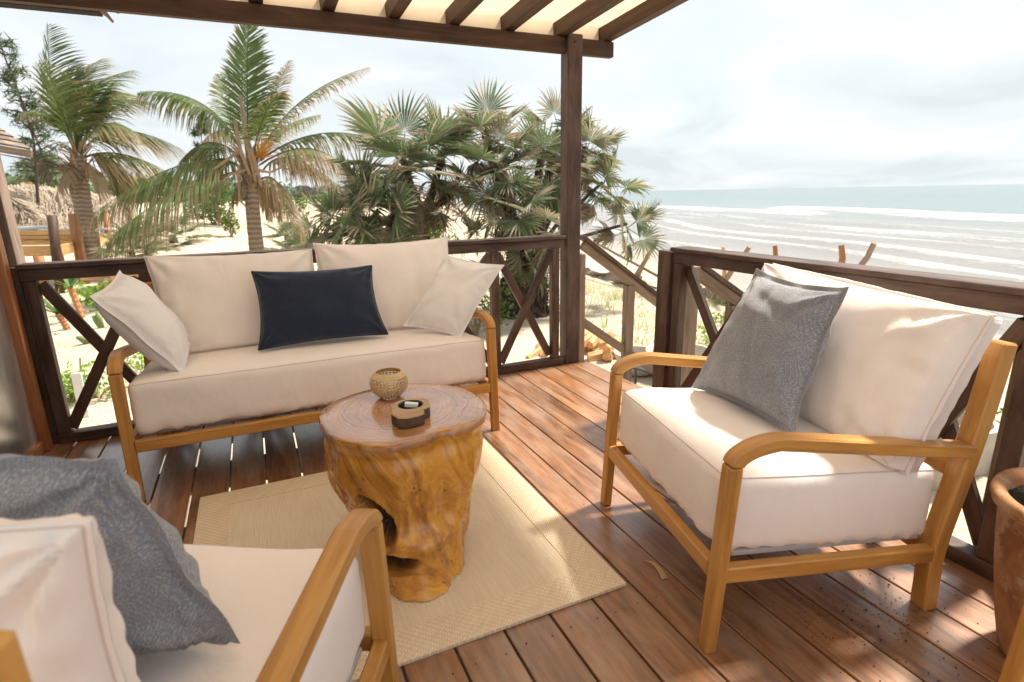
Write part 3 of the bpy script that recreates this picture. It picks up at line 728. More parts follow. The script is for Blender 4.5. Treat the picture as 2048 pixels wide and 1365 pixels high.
# ================================================================ armchairs and sofa (local: x across, y from front to back, z up)
def seating(name, loc, rz, Wd, label, cat, top=0.80, lean=0.0, wide=0.0):
    t = thing(name, loc, label, cat, None, rz); ORG[t.name] = V((0, 0, 0))     # parts below are in the seat's own coordinates
    tk = M['teak']
    def bar(nm, pts, w, h, side, c=.004, taper=None):
        m = MB(); m.sweep(pts, w, h, side, c, taper=taper); return m.build(nm, tk, t)
    for x in (0.022, Wd-0.022):
        bar('leg', [(x, 0.018, 0.0), (x, 0.047, 0.540)], 0.046, 0.037, (1, 0, 0), taper=lambda q: 0.86+0.14*q)
        arc = []
        for k in range(15):
            a = math.pi/2*k/14*0.955
            arc.append((x, 0.048+0.128*(1-math.cos(a)), 0.541+0.050*math.sin(a)+0.0*k))
        e_ = V(arc[-1])
        arc += [(x, e_.y+(0.765-e_.y)*k/6, e_.z-(e_.z-0.500)*k/6) for k in range(1, 7)]
        bar('armrest', arc, 0.0475, 0.038, (1, 0, 0), 0.005)
        px = x + (0.008-wide if x < 0.1 else -0.008+wide)
        bar('back_post', [(px, 0.723, 0.0), (px, 0.714, 0.17), (px, 0.722, 0.24), (px, 0.765, 0.47), (px, 0.790-lean*.6, 0.62), (px, 0.812-lean, top)], 0.052, 0.046, (1, 0, 0), 0.005)
        bar('side_rail', [(x, 0.04, 0.232), (x, 0.70, 0.188)], 0.032, 0.046, (1, 0, 0))
    bar('front_rail', [(0.044, 0.028, 0.236), (Wd-0.044, 0.028, 0.236)], 0.030, 0.048, (0, 1, 0))
    bar('rear_rail', [(0.05, 0.712, 0.19), (Wd-0.05, 0.712, 0.19)], 0.030, 0.05, (0, 1, 0))
    bar('crest_rail', [(0.055, 0.809, top-.030), (Wd-0.055, 0.809, top-.030)], 0.026, 0.055, (0, 1, 0))
    bar('back_rail', [(0.055, 0.757, 0.43), (Wd-0.055, 0.757, 0.43)], 0.022, 0.05, (0, 1, 0))
    m = MB(); m.sweep([(0.05, 0.385, 0.243), (Wd-0.05, 0.385, 0.243)], 0.60, 0.014, (0, 1, -0.066), 0.002); m.build('seat_board', M['liner'], t)
    return t
armR_o = V((0.959, 0.911, 0)) + V((0.224, 0.975, 0))*0.80
dR = V((0.975, -0.224, 0)); wR = V((-0.224, -0.975, 0))   # local axes of the sea-side armchair
chR = seating('armchair', armR_o, math.atan2(wR.y, wR.x), 0.80, 'cream cushioned teak armchair by the sea side railing, facing the stump table', 'armchair')
a_ = R(29.1)
chL_o = V((0.192, 1.092, 0)); dL = V((-math.sin(a_), -math.cos(a_), 0)); wL = V((-math.cos(a_), math.sin(a_), 0))
chL = seating('armchair', chL_o, math.atan2(wL.y, wL.x), 0.80, 'teak armchair seen from behind in the near left corner, seat turned to the sofa', 'armchair', top=0.92, lean=0.035, wide=0.002)
sofa_o = V((-0.575, 2.505, 0)); SW = 1.635
sofa = seating('sofa', sofa_o, 0.0, SW, 'cream two seat sofa with teak frame in front of the back railing', 'sofa')
seat_sw = {}
def add_seat(t, Wd, seed, seg, crinkle=None, x0=0.047):
    m, seam = box_cushion((x0, 0.050, 0.268), (Wd-x0, 0.715, 0.492), 0.030, 0.028, seg, seed, 0.085, 0.006, 0.010, crinkle)
    c_ = m.build('seat_cushion', M['canvas_cushion'], t, smooth=True); sm = seam(1).build('seam', M['piping'], c_, smooth=True)
    return c_
add_seat(chR, 0.80, 1.0, (36, 34, 12)); add_seat(chL, 0.80, 5.0, (30, 30, 10)); add_seat(sofa, SW, 9.0, (80, 30, 12))
def wl(t_o, ax, ay, x, y, z): return t_o + ax*x + ay*y + V((0, 0, z))
def loc_cush(t, C, T, **k):
    """back cushion given in the seat's own coordinates"""
    return pillow('back_cushion', C, T, M['canvas_cushion'], parent=t, **k)
def sw(*L): return [V(q)-sofa_o for q in L]
pillow('back_cushion', sw((-0.415, 3.03, 0.475), (0.285, 3.03, 0.475), (0.275, 3.19, 0.925), (-0.475, 3.19, 0.935)), 0.15, M['canvas_cushion'], parent=sofa, seed=2.0, wr=0.010, pinch=0.03, band=0.035, seamr=0.0022, power=0.5, sag=0.012, n=44)
pillow('back_cushion', sw((0.300, 3.03, 0.475), (1.000, 3.03, 0.475), (1.035, 3.19, 0.955), (0.300, 3.19, 0.955)), 0.15, M['canvas_cushion'], parent=sofa, seed=4.3, wr=0.010, pinch=0.035, band=0.035, seamr=0.0022, power=0.5, sag=0.02, n=44)
# armchair backs, in local coordinates
loc_cush(chR, [(0.050, 0.58, 0.450), (0.765, 0.58, 0.450), (0.815, 0.70, 0.885), (-0.010, 0.69, 0.915)], 0.17, seed=7.0, wr=0.012, pinch=0.02, band=0.09, seamr=0.0022, power=0.5, sag=0.0, n=48)
loc_cush(chL, [(0.115, 0.555, 0.450), (0.770, 0.555, 0.450), (0.790, 0.610, 0.865), (0.095, 0.600, 0.895)], 0.17, seed=11.0, wr=0.020, pinch=0.055, band=0.03, seamr=0.0018, power=0.55, n=48, crease=0.02)

# ================================================================ loose pillows
def cR(u, v, z): return V((0.959, 0.911, z)) + V((0.224, 0.975, 0))*u + dR*v
def cL(x, y, z): return chL_o + wL*x + dL*y + V((0, 0, z))
BL, BR, TR, TL = cR(.69, .305, .490), cR(.205, .365, .500), cR(.225, .50, .930), cR(.640, .50, .930)
pillow('pillow', [BL, BR, TR, TL], 0.18, M['stipple'], seed=3.0, n=56, pinch=0.09, flange=0.018, wr=0.010, power=0.5, wave=0.004, crease=0.012,
       label='blue grey speckled pillow leaning on the back of the sea side armchair', cat='pillow')
pillow('pillow', [cL(.62, .36, .495), cL(.145, .330, .505), cL(.205, .425, .878), cL(.70, .47, .905)], 0.19, M['stipple'], seed=6.0, n=56, pinch=0.045, flange=0.02, wr=0.020, power=0.5, wave=0.006, crease=0.02,
       label='blue grey speckled pillow on the near left armchair, half behind its back cushion', cat='pillow')
Yn = 2.88
pillow('pillow', [V((-0.037, 2.80, .508)), V((0.572, 2.80, .512)), V((0.545, 2.95, .848)), V((-0.022, 2.95, .858))], 0.16, M['navy'], seed=8.0, n=50, pinch=0.085, wr=0.008, power=0.45, seamr=0.004, seammat='navy',
       label='navy blue oblong pillow in the middle of the sofa', cat='pillow')
pillow('pillow', [V((-0.325, 2.62, .470)), V((-0.325, 2.93, .525)), V((-0.545, 2.95, .905)), V((-0.60, 2.62, .845))], 0.18, M['white_linen'], seed=12.0, n=44, pinch=0.07, flange=0.012, wr=0.010, power=0.5, wave=0.003, sag=0.0,
       label='small white pillow leaning on the left arm of the sofa', cat='pillow')
pillow('pillow', [V((0.665, 2.86, .530)), V((0.915, 2.66, .478)), V((1.19, 2.70, .835)), V((0.945, 2.93, .885))], 0.16, M['white_linen'], seed=15.0, n=44, pinch=0.07, flange=0.012, wr=0.010, power=0.5, wave=0.003,
       label='small white pillow leaning on the right arm of the sofa', cat='pillow')

# ================================================================ rug
def m_rug(name, sc, c0, c1, rot):
    m = NT(name); o = m.coord('Object'); q = m.n('ShaderNodeMapping'); m.l(o, q.inputs[0]); q.inputs['Rotation'].default_value = (0, 0, rot)
    w1 = m.n('ShaderNodeTexWave', wave_type='BANDS', bands_direction='X'); m.l(q.outputs[0], w1.inputs[0]); w1.inputs['Scale'].default_value = sc; w1.inputs['Distortion'].default_value = 0.6; w1.inputs['Detail'].default_value = 1
    w2 = m.n('ShaderNodeTexWave', wave_type='BANDS', bands_direction='Y'); m.l(q.outputs[0], w2.inputs[0]); w2.inputs['Scale'].default_value = sc*0.55; w2.inputs['Distortion'].default_value = 0.6
    f = m.math('MULTIPLY', w1.outputs[1], w2.outputs[1]); b = m.noise(m.mapping(q.outputs[0], (140, 8, 1)), 1, 3, 0.6); d = m.noise(o, 5, 3, 0.5)
    c = m.mix(f, c0, c1); c = m.val(c, m.math('ADD', m.math('MULTIPLY', b, 0.35), m.math('ADD', m.math('MULTIPLY', d, 0.15), 0.75)))
    return m.fin(c, 0.8, m.bump(f, 0.8, 0.003), spec=0.3)
rx0, rx1, ry0, ry1, bw = -0.325, 0.935, 1.228, 2.425, 0.115
rug = thing('rug', ((rx0+rx1)/2, (ry0+ry1)/2, 0.0), 'straw coloured woven rug with a wide border under the stump table', 'rug')
M['rug'] = m_rug('straw_weave', 60, (0.76, 0.63, 0.45), (0.91, 0.80, 0.64), 0.0); M['rugb'] = m_rug('straw_border', 38, (0.70, 0.56, 0.39), (0.89, 0.77, 0.59), R(45))
m = MB(); m.box((rx0+bw-.002, ry0+bw-.002, 0.001), (rx1-bw+.002, ry1-bw+.002, 0.0075), 0.0005); m.build('field', M['rug'], rug)
cs = [(rx0, ry0), (rx1, ry0), (rx1, ry1), (rx0, ry1)]; ci = [(rx0+bw, ry0+bw), (rx1-bw, ry0+bw), (rx1-bw, ry1-bw), (rx0+bw, ry1-bw)]
for i in range(4):
    j = (i+1) % 4; A, B, C_, D = cs[i], cs[j], ci[j], ci[i]; m = MB()
    z0, z1 = 0.001, 0.0105
    def sh_(p, q, e=0.0012): 
        cx_ = sum(k[0] for k in (A, B, C_, D))/4; cy_ = sum(k[1] for k in (A, B, C_, D))/4; l = math.hypot(cx_-p[0], cy_-p[1]); return (p[0]+(cx_-p[0])/l*e, p[1]+(cy_-p[1])/l*e, q)
    vs = [(*p, z0) for p in (A, B, C_, D)] + [(*p, z1-.002) for p in (A, B, C_, D)] + [sh_(p, z1, .003) for p in (A, B, C_, D)]
    m.add(vs, [(3, 2, 1, 0), (8, 9, 10, 11)] + [(k, (k+1) % 4, 4+(k+1) % 4, 4+k) for k in range(4)] + [(4+k, 4+(k+1) % 4, 8+(k+1) % 4, 8+k) for k in range(4)])
    m.build('border', M['rugb'], rug)

# ================================================================ stump table
def m_stump(top):
    m = NT('stump_top' if top else 'stump_side'); g = m.attr('gc', 'Vector'); o = m.coord('Object')
    if top:
        sx_ = m.n('ShaderNodeSeparateXYZ'); m.l(g, sx_.inputs[0]); rr = m.math('SQRT', m.math('ADD', m.math('POWER', sx_.outputs[0], 2), m.math('POWER', sx_.outputs[1], 2)))
        nn = m.noise(g, 9, 5, 0.6); ring = m.math('SINE', m.math('ADD', m.math('MULTIPLY', rr, 330), m.math('MULTIPLY', nn, 26)))
        big = m.noise(g, 5, 4, 0.6)
        c = m.ramp(big, [(0.35, (0.36, 0.16, 0.06)), (0.55, (0.54, 0.28, 0.12)), (0.7, (0.66, 0.40, 0.20))])
        c = m.val(c, m.math('ADD', m.math('MULTIPLY', ring, 0.10), 0.92))
        ring2 = m.math('ABSOLUTE', m.math('SUBTRACT', m.math('ADD', rr, m.math('MULTIPLY', m.math('SUBTRACT', nn, 0.5), 0.035)), 0.188))
        c = m.mix(m.math('LESS_THAN', ring2, 0.0011), c, (0.09, 0.045, 0.025))
        vo = m.n('ShaderNodeTexVoronoi', feature='DISTANCE_TO_EDGE'); m.l(g, vo.inputs[0]); vo.inputs['Scale'].default_value = 17
        ck = m.math('MULTIPLY', m.math('LESS_THAN', vo.outputs[0], 0.012), m.math('GREATER_THAN', m.noise(g, 7, 2, 0.5), 0.54))
        c = m.mix(ck, c, (0.10, 0.05, 0.03))
        rough = m.math('ADD', m.math('MULTIPLY', big, 0.12), 0.20)
        return m.fin(c, rough, m.bump(ring, 0.06, 0.001), coat=0.85, coatr=0.13, spec=0.5)
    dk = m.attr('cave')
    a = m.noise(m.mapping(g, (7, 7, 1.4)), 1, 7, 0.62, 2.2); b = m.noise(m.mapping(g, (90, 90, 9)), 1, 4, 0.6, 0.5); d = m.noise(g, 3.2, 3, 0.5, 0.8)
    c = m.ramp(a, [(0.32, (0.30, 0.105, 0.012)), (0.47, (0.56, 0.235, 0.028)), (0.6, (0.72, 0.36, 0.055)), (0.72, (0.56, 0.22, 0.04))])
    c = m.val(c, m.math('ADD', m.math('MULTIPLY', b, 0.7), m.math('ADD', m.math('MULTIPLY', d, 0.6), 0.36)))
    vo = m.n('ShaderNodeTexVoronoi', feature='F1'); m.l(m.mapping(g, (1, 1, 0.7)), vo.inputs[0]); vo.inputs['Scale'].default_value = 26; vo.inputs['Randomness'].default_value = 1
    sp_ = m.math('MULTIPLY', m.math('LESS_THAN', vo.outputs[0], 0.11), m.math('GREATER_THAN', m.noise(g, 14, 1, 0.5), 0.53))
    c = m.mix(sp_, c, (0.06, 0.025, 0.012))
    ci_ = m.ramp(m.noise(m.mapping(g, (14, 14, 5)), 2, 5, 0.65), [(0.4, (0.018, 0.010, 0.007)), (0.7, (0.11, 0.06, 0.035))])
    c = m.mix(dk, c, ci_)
    return m.fin(c, m.math('ADD', m.math('MULTIPLY', dk, 0.5), m.math('ADD', m.math('MULTIPLY', b, 0.15), 0.20)), m.bump(m.math('ADD', b, a), 0.18, 0.003), coat=0.5, coatr=0.10)
M['stump_top'] = m_stump(True); M['stump_side'] = m_stump(False)
tcx, tcy = 0.385, 1.765
stump = thing('stump_table', (tcx, tcy, 0.0), 'varnished tree stump table with a knotted hollow side on the rug', 'table')
def ang(wx, wy): return math.atan2(wy-tcy, wx-tcx)
def gl(a, b, w): 
    d = (a-b+math.pi) % (2*math.pi)-math.pi; return math.exp(-(d/w)**2)
top_pts = [atz(x, y, 0.5) for x, y in ((641, 832), (650, 862), (672, 884), (700, 890), (740, 897), (780, 898), (820, 890), (855, 880), (880, 868), (915, 863), (948, 852), (968, 838), (972, 818), (962, 800), (935, 785), (900, 776), (860, 771), (815, 771), (775, 775), (735, 785), (700, 795), (665, 810))]
tp = sorted([(math.atan2(q.y-tcy, q.x-tcx), math.hypot(q.x-tcx, q.y-tcy)) for q in top_pts])
def r_top(t):
    t = (t+math.pi) % (2*math.pi)-math.pi
    k = tp + [(tp[0][0]+2*math.pi, tp[0][1])]
    if t < k[0][0]: t += 2*math.pi
    for i in range(len(k)-1):
        if k[i][0] <= t <= k[i+1][0]:
            f = (t-k[i][0])/(k[i+1][0]-k[i][0]+1e-9); f = f*f*(3-2*f); return k[i][1]*(1-f)+k[i+1][1]*f
    return k[0][1]
NA, NZ = 240, 110; vs = []; gs = []; cave = []
cam_a = math.atan2(-tcy, -tcx)                      # direction of the viewer
aR = cam_a+math.pi/2; aL = cam_a-math.pi/2          # viewer's right and left flank of the stump
for k in range(NZ+1):
    z = 0.497*k/NZ
    for j in range(NA):
        t = 2*math.pi*j/NA
        r = r_top(t)
        f = z/0.497
        # general taper, a waist under the lip, a foot towards the viewer
        bs = 0.64 + 0.60*gl(t, cam_a+0.18, 0.60) + 0.02*gl(t, aR, 0.6) - 0.05*gl(t, aL, .7)
        g_ = f**0.62; prof = bs + (1-bs)*g_
        prof -= 0.10*gl(t, cam_a+.1, .8)*math.exp(-((f-.42)/.2)**2)
        prof -= 0.035*math.exp(-((f-0.90)/0.05)**2)
        left = gl(t, aL, 0.9); right = gl(t, aR, 0.9)
        prof += left*(0.10*math.exp(-((f-0.62)/0.22)**2)-0.10*(1-f)**1.0)
        prof -= right*.05*math.sin(f*math.pi)
        prof += gl(t, cam_a+0.22, 0.38)*0.17*math.exp(-((f-0.335)/0.07)**2)      # the brow over the lower hollow
        prof -= gl(t, cam_a+1.0, 0.22)*0.12*math.exp(-((f-0.18)/0.25)**2)       # fold on the right
        prof += gl(t, cam_a+0.9, 0.30)*0.05*math.exp(-((f-0.55)/0.3)**2)
        prof += 0.035*noise.noise(V((math.cos(t)*2.2, math.sin(t)*2.2, z*5+3))) + 0.014*noise.noise(V((math.cos(t)*6, math.sin(t)*6, z*5))) + 0.004*noise.noise(V((math.cos(t)*16, math.sin(t)*16, z*5)))
        # hollows
        h1 = gl(t, cam_a-0.50+1.0*(0.66-f), 0.17)*math.exp(-((f-0.565)/0.095)**2)
        h1b = gl(t, cam_a-0.26, 0.13)*math.exp(-((f-0.42)/0.15)**2)
        h2 = gl(t, cam_a-0.20, 0.27)*math.exp(-((f-0.215-0.12*(((t-cam_a+math.pi)%(2*math.pi))-math.pi))/0.080)**2)
        h3 = gl(t, cam_a-0.42, 0.16)*math.exp(-((f-0.40)/0.20)**2)
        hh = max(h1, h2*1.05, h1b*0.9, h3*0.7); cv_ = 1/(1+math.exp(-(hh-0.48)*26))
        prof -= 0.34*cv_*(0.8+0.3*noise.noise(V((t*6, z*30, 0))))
        prof += 0.03*math.exp(-((hh-0.36)/0.10)**2)
        knot = gl(t, cam_a-0.95, 0.22)*math.exp(-((f-0.60)/0.10)**2)
        prof += 0.03*math.sin(min(1, knot*1.3)*math.pi*2.2)
        if f > 0.985: prof = prof*0.5+0.5
        q = (math.cos(t)*r*prof, math.sin(t)*r*prof, z)
        if z < 0.09:     # the foot leans out to the right front
            pass
        sh2 = 0.0
        vs.append((tcx+q[0]+sh2*math.cos(cam_a), tcy+q[1]+sh2*math.sin(cam_a), z+0.0105)); 
        swirl = 0.5*noise.noise(V((q[0]*6, q[1]*6, z*5)))
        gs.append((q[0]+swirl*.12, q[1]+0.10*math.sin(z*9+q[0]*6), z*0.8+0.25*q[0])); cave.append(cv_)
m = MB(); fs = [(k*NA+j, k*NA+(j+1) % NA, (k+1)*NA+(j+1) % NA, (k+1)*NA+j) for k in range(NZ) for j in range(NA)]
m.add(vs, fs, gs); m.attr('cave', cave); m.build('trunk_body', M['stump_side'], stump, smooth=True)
m = MB(); rings = [1.0, 0.985, 0.9, 0.75, 0.6, 0.45, 0.3, 0.15, 0.0]; vs = []; gs = []
lips = [0.497+.0085, 0.503+.0105]
vs0 = []
for ri, rr_ in enumerate([1.003, 1.006, 0.992, 0.96, 0.85, 0.7, 0.55, 0.4, 0.25, 0.12]):
    z = (0.488, 0.500, 0.5085, 0.5115)[min(ri, 3)]
    for j in range(NA):
        t = 2*math.pi*j/NA; r = r_top(t)*rr_*(1+0.010*noise.noise(V((math.cos(t)*9, math.sin(t)*9, 1)))) 
        vs.append((tcx+math.cos(t)*r, tcy+math.sin(t)*r, z+0.0012*noise.noise(V((math.cos(t)*r*9, math.sin(t)*r*9, 0))))); gs.append((math.cos(t)*r, math.sin(t)*r, 0))
vs.append((tcx, tcy, 0.5115)); gs.append((0, 0, 0)); nrg = 10
fs = [(k*NA+j, k*NA+(j+1) % NA, (k+1)*NA+(j+1) % NA, (k+1)*NA+j) for k in range(nrg-1) for j in range(NA)] + [((nrg-1)*NA+j, (nrg-1)*NA+(j+1) % NA, nrg*NA) for j in range(NA)]
m.add(vs, fs, gs); m.build('table_top', M['stump_top'], stump, smooth=True)
TT = 0.5125
# ---- lattice bowl
bc = atz(777, 800, TT) + V((0.012, 0.03, 0)); br = 0.067
m = MB(); nl, na_ = 11, 30
def bp(i, j, r):
    ph = -1.15+(0.84+1.15)*i/nl; t = 2*math.pi*j/na_
    return (bc.x+math.cos(t)*math.cos(ph)*r, bc.y+math.sin(t)*math.cos(ph)*r, TT+0.0525+0.84*math.sin(ph)*r)
vs = []; fs = []
for rr_ in (br, br-0.0035):
    base = len(vs); 
    for i in range(nl+1):
        for j in range(na_): vs.append(bp(i, j + (0.0), rr_))
    for i in range(nl):
        for j in range(na_):
            a, b, c_, d = (base+i*na_+j, base+i*na_+(j+1) % na_, base+(i+1)*na_+(j+1) % na_, base+(i+1)*na_+j)
            if 1 <= i <= nl-3 and not (i % 1):
                cen = (V(vs[a])+V(vs[b])+V(vs[c_])+V(vs[d]))/4; q = [len(vs)+k for k in range(4)]
                for p_ in (a, b, c_, d): vs.append(tuple(cen.lerp(V(vs[p_]), 0.74)))
                for k, (p_, p2) in enumerate(((a, b), (b, c_), (c_, d), (d, a))): fs.append((p_, p2, q[(k+1) % 4], q[k]) if rr_ == br else (q[k], q[(k+1) % 4], p2, p_))
            else: fs.append((a, b, c_, d) if rr_ == br else (d, c_, b, a))
n_in = (nl+1)*na_
top_i = nl*na_; base2 = len(vs)//2
for j in range(na_): fs.append((top_i+j, top_i+(j+1) % na_, base2+top_i+(j+1) % na_, base2+top_i+j))
m.add(vs, fs); M['reed'] = m_simple('woven_reed', (0.62, 0.45, 0.23), 0.6, 30, 0.35, 0.4, 0.002)
m.build_top('openwork_bowl', M['reed'], 'round straw coloured openwork bowl standing on the stump table', 'bowl', smooth=False)
# ---- wooden ashtray
ac = atz(820, 826, TT); ash = thing('ashtray', (ac.x, ac.y, TT), 'rough cut wooden ashtray with bark edge on the stump table', 'ashtray')
out_ = [atz(x, y, TT+.034) for x, y in ((781, 812), (800, 803), (822, 799), (843, 797), (858, 801), (859, 815), (848, 820), (848, 829), (838, 833), (815, 838), (795, 838), (783, 829))]
no = len(out_); hole_c = atz(821, 811, TT+.034); M['ashw'] = wood('ash_wood', (0.30, 0.17, 0.08), (0.44, 0.28, 0.15), (0.52, 0.35, 0.20), 0.6); M['barkw'] = m_simple('bark_edge', (0.14, 0.085, 0.05), 0.9, 60, 0.6, 0.9, 0.004)
m = MB(); vs = []; K = 36
def outl(f):
    q = f*no; i = int(q) % no; g_ = q-int(q); a, b, c_, d = out_[(i-1) % no], out_[i], out_[(i+1) % no], out_[(i+2) % no]
    return b*1.0*(1-g_)+c_*g_
rows = []
for (sc, z, hole) in ((0.97, 0.001, 0), (1.0, 0.006, 0), (1.0, 0.034, 0), (0.96, 0.037, 0), (0, 0.037, 1.0), (0, 0.033, 0.93), (0, 0.014, 0.86), (0, 0.012, 0.0)):
    row = []
    for k in range(K):
        p_ = outl(k/K); t = math.atan2(p_.y-hole_c.y, p_.x-hole_c.x)
        if sc: q = ac.lerp(V((p_.x, p_.y, 0)), sc); x, y = q.x, q.y; x += 0.0012*math.sin(k*5.1) 
        else: x = hole_c.x+0.041*hole*math.cos(t); y = hole_c.y+0.041*hole*math.sin(t)
        row.append(len(vs)); vs.append((x, y, TT+z))
    rows.append(row)
fo, fi_, fb = [], [], []
for a in range(len(rows)-1):
    tgt = fb if a < 2 else (fo if a < 4 else fi_)
    for k in range(K): tgt.append((rows[a][k], rows[a][(k+1) % K], rows[a+1][(k+1) % K], rows[a+1][k]))
for (ff, nm, mt) in ((fb, 'bark', 'barkw'), (fo, 'body', 'ashw'), (fi_, 'recess', 'black')):
    mm = MB(); mm.add(vs, ff); us = sorted({i for f in ff for i in f}); mp2 = {a: b for b, a in enumerate(us)}
    mm = MB(); mm.add([vs[i] for i in us], [tuple(mp2[i] for i in f) for f in ff]); mm.build(nm, M[mt], ash, smooth=False)
m = MB(); m.box((-0.021, -0.008, 0), (0.021, 0.008, 0.013), 0.001); bx = m.build_top('matchbox', M['white'], 'small plain white box lying in the wooden ashtray', 'box', org=(0, 0, 0)); bx.location = (hole_c.x+.002, hole_c.y-.002, TT+.030); bx.rotation_euler = (0.10, 0.12, -YAW+.05)

# ================================================================ terracotta pot
def m_terra():
    m = NT('terracotta'); o = m.coord('Object'); a = m.noise(m.mapping(o, (1, 1, 0.7)), 4.5, 6, 0.62, 0.6); b = m.noise(o, 60, 4, 0.6)
    lime = m.ramp(m.noise(m.mapping(o, (1, 1, 1.4)), 5.5, 7, 0.7, 0.5), [(0.50, (0, 0, 0)), (0.58, (1, 1, 1))])
    c = m.ramp(a, [(0.38, (0.24, 0.105, 0.042)), (0.5, (0.38, 0.185, 0.08)), (0.65, (0.52, 0.30, 0.155))])
    c = m.mix(m.math('MULTIPLY', lime, 0.55), c, (0.55, 0.40, 0.28)); c = m.val(c, m.math('ADD', m.math('MULTIPLY', b, 0.4), 0.8))
    return m.fin(c, 0.75, m.bump(b, 0.35, 0.003), spec=0.3)
M['terra'] = m_terra()
pc = (1.765, 0.495, 0.0); hz = 0.455
pot = thing('plant_pot', pc, 'tall weathered terracotta pot of soil beside the armchair', 'plant pot')
prof = [(0.0, 0.002), (0.125, 0.002), (0.133, 0.012), (0.150, 0.10), (0.168, 0.22), (0.182, 0.33), (0.190, hz-.05), (0.194, hz-.042), (0.206, hz-.036), (0.212, hz-.018), (0.208, hz-.003), (0.198, hz), (0.184, hz-.004), (0.176, hz-.015), (0.172, hz-.06), (0.165, hz-.12)]
m = MB(); m.lathe(prof, 64, pc, 0, 0.025, 2.0); m.build('pot', M['terra'], pot, smooth=True)
m = MB(); vs = []; nn = 40
for i in range(nn+1):
    for j in range(48):
        r = 0.174*i/nn; t = 2*math.pi*j/48; x = math.cos(t)*r; y = math.sin(t)*r
        vs.append((pc[0]+x, pc[1]+y, hz-.055+0.028*noise.noise(V((x*11, y*11, 5)))+0.012*noise.noise(V((x*40, y*40, 5)))+.02*(r/.174)**3))
m.add(vs, [(i*48+j, (i+1)*48+j, (i+1)*48+(j+1) % 48, i*48+(j+1) % 48) for i in range(nn) for j in range(48)]); m.build('soil', M['soil'], pot, smooth=True)

# crumbs of soil on the deck
m = MB(); rnd = random.Random(3)
for k in range(620):
    if k < 430: x = rnd.gauss(1.45, .13); y = rnd.gauss(0.83, .10)
    else: x = rnd.uniform(1.1, 1.8); y = rnd.uniform(.4, 1.1)
    s_ = rnd.choice((.0008, .001, .0013, .0017, .0028)) if k % 60 else .005
    vs = [(x+s_*rnd.uniform(.6, 1.2)*a, y+s_*rnd.uniform(.6, 1.2)*b, .0012+s_*.6+s_*rnd.uniform(.5, .8)*c_) for a, b, c_ in ((1, 0, 0), (-1, 0, 0), (0, 1, 0), (0, -1, 0), (0, 0, 1), (0, 0, -1))]
    m.add(vs, [(0, 2, 4), (2, 1, 4), (1, 3, 4), (3, 0, 4), (2, 0, 5), (1, 2, 5), (3, 1, 5), (0, 3, 5)])
m.build_top('soil_crumbs', M['crumb'], 'dark crumbs of soil scattered on the planks under the armchair', 'soil', kind='stuff')
# curled wood shaving
m = MB(); pts = []
for k in range(13):
    a = k/12; q = atz(1285+45*a**0.8, 1122+36*a**2.2, 0.003+0.022*math.sin(a*math.pi)**1.0); pts.append(q)
dd_ = pts[-1]-pts[0]; m.sweep(pts, 0.026, 0.003, V((0, 0, 1)).cross(dd_), 0.0006, taper=lambda t: 0.2+0.8*t**1.2)
M['shaving'] = wood('dry_shaving', (0.45, 0.27, 0.13), (0.58, 0.38, 0.20), (0.66, 0.47, 0.28), 0.7)
m.build_top('dry_husk', M['shaving'], 'curled strip of dry pale husk on the deck by the armchair', 'husk', smooth=True)

# ---- the armchair whose leg fills the near right corner
ch3_d = V((0.80, -0.60, 0)).normalized(); ch3_w = V((ch3_d.y, -ch3_d.x, 0))
o3 = V((1.134, 0.408, 0))
ch3 = seating('armchair', o3, math.atan2(ch3_w.y, ch3_w.x), 0.80, 'teak armchair frame cut off by the right edge, one leg before the terracotta pot', 'armchair')
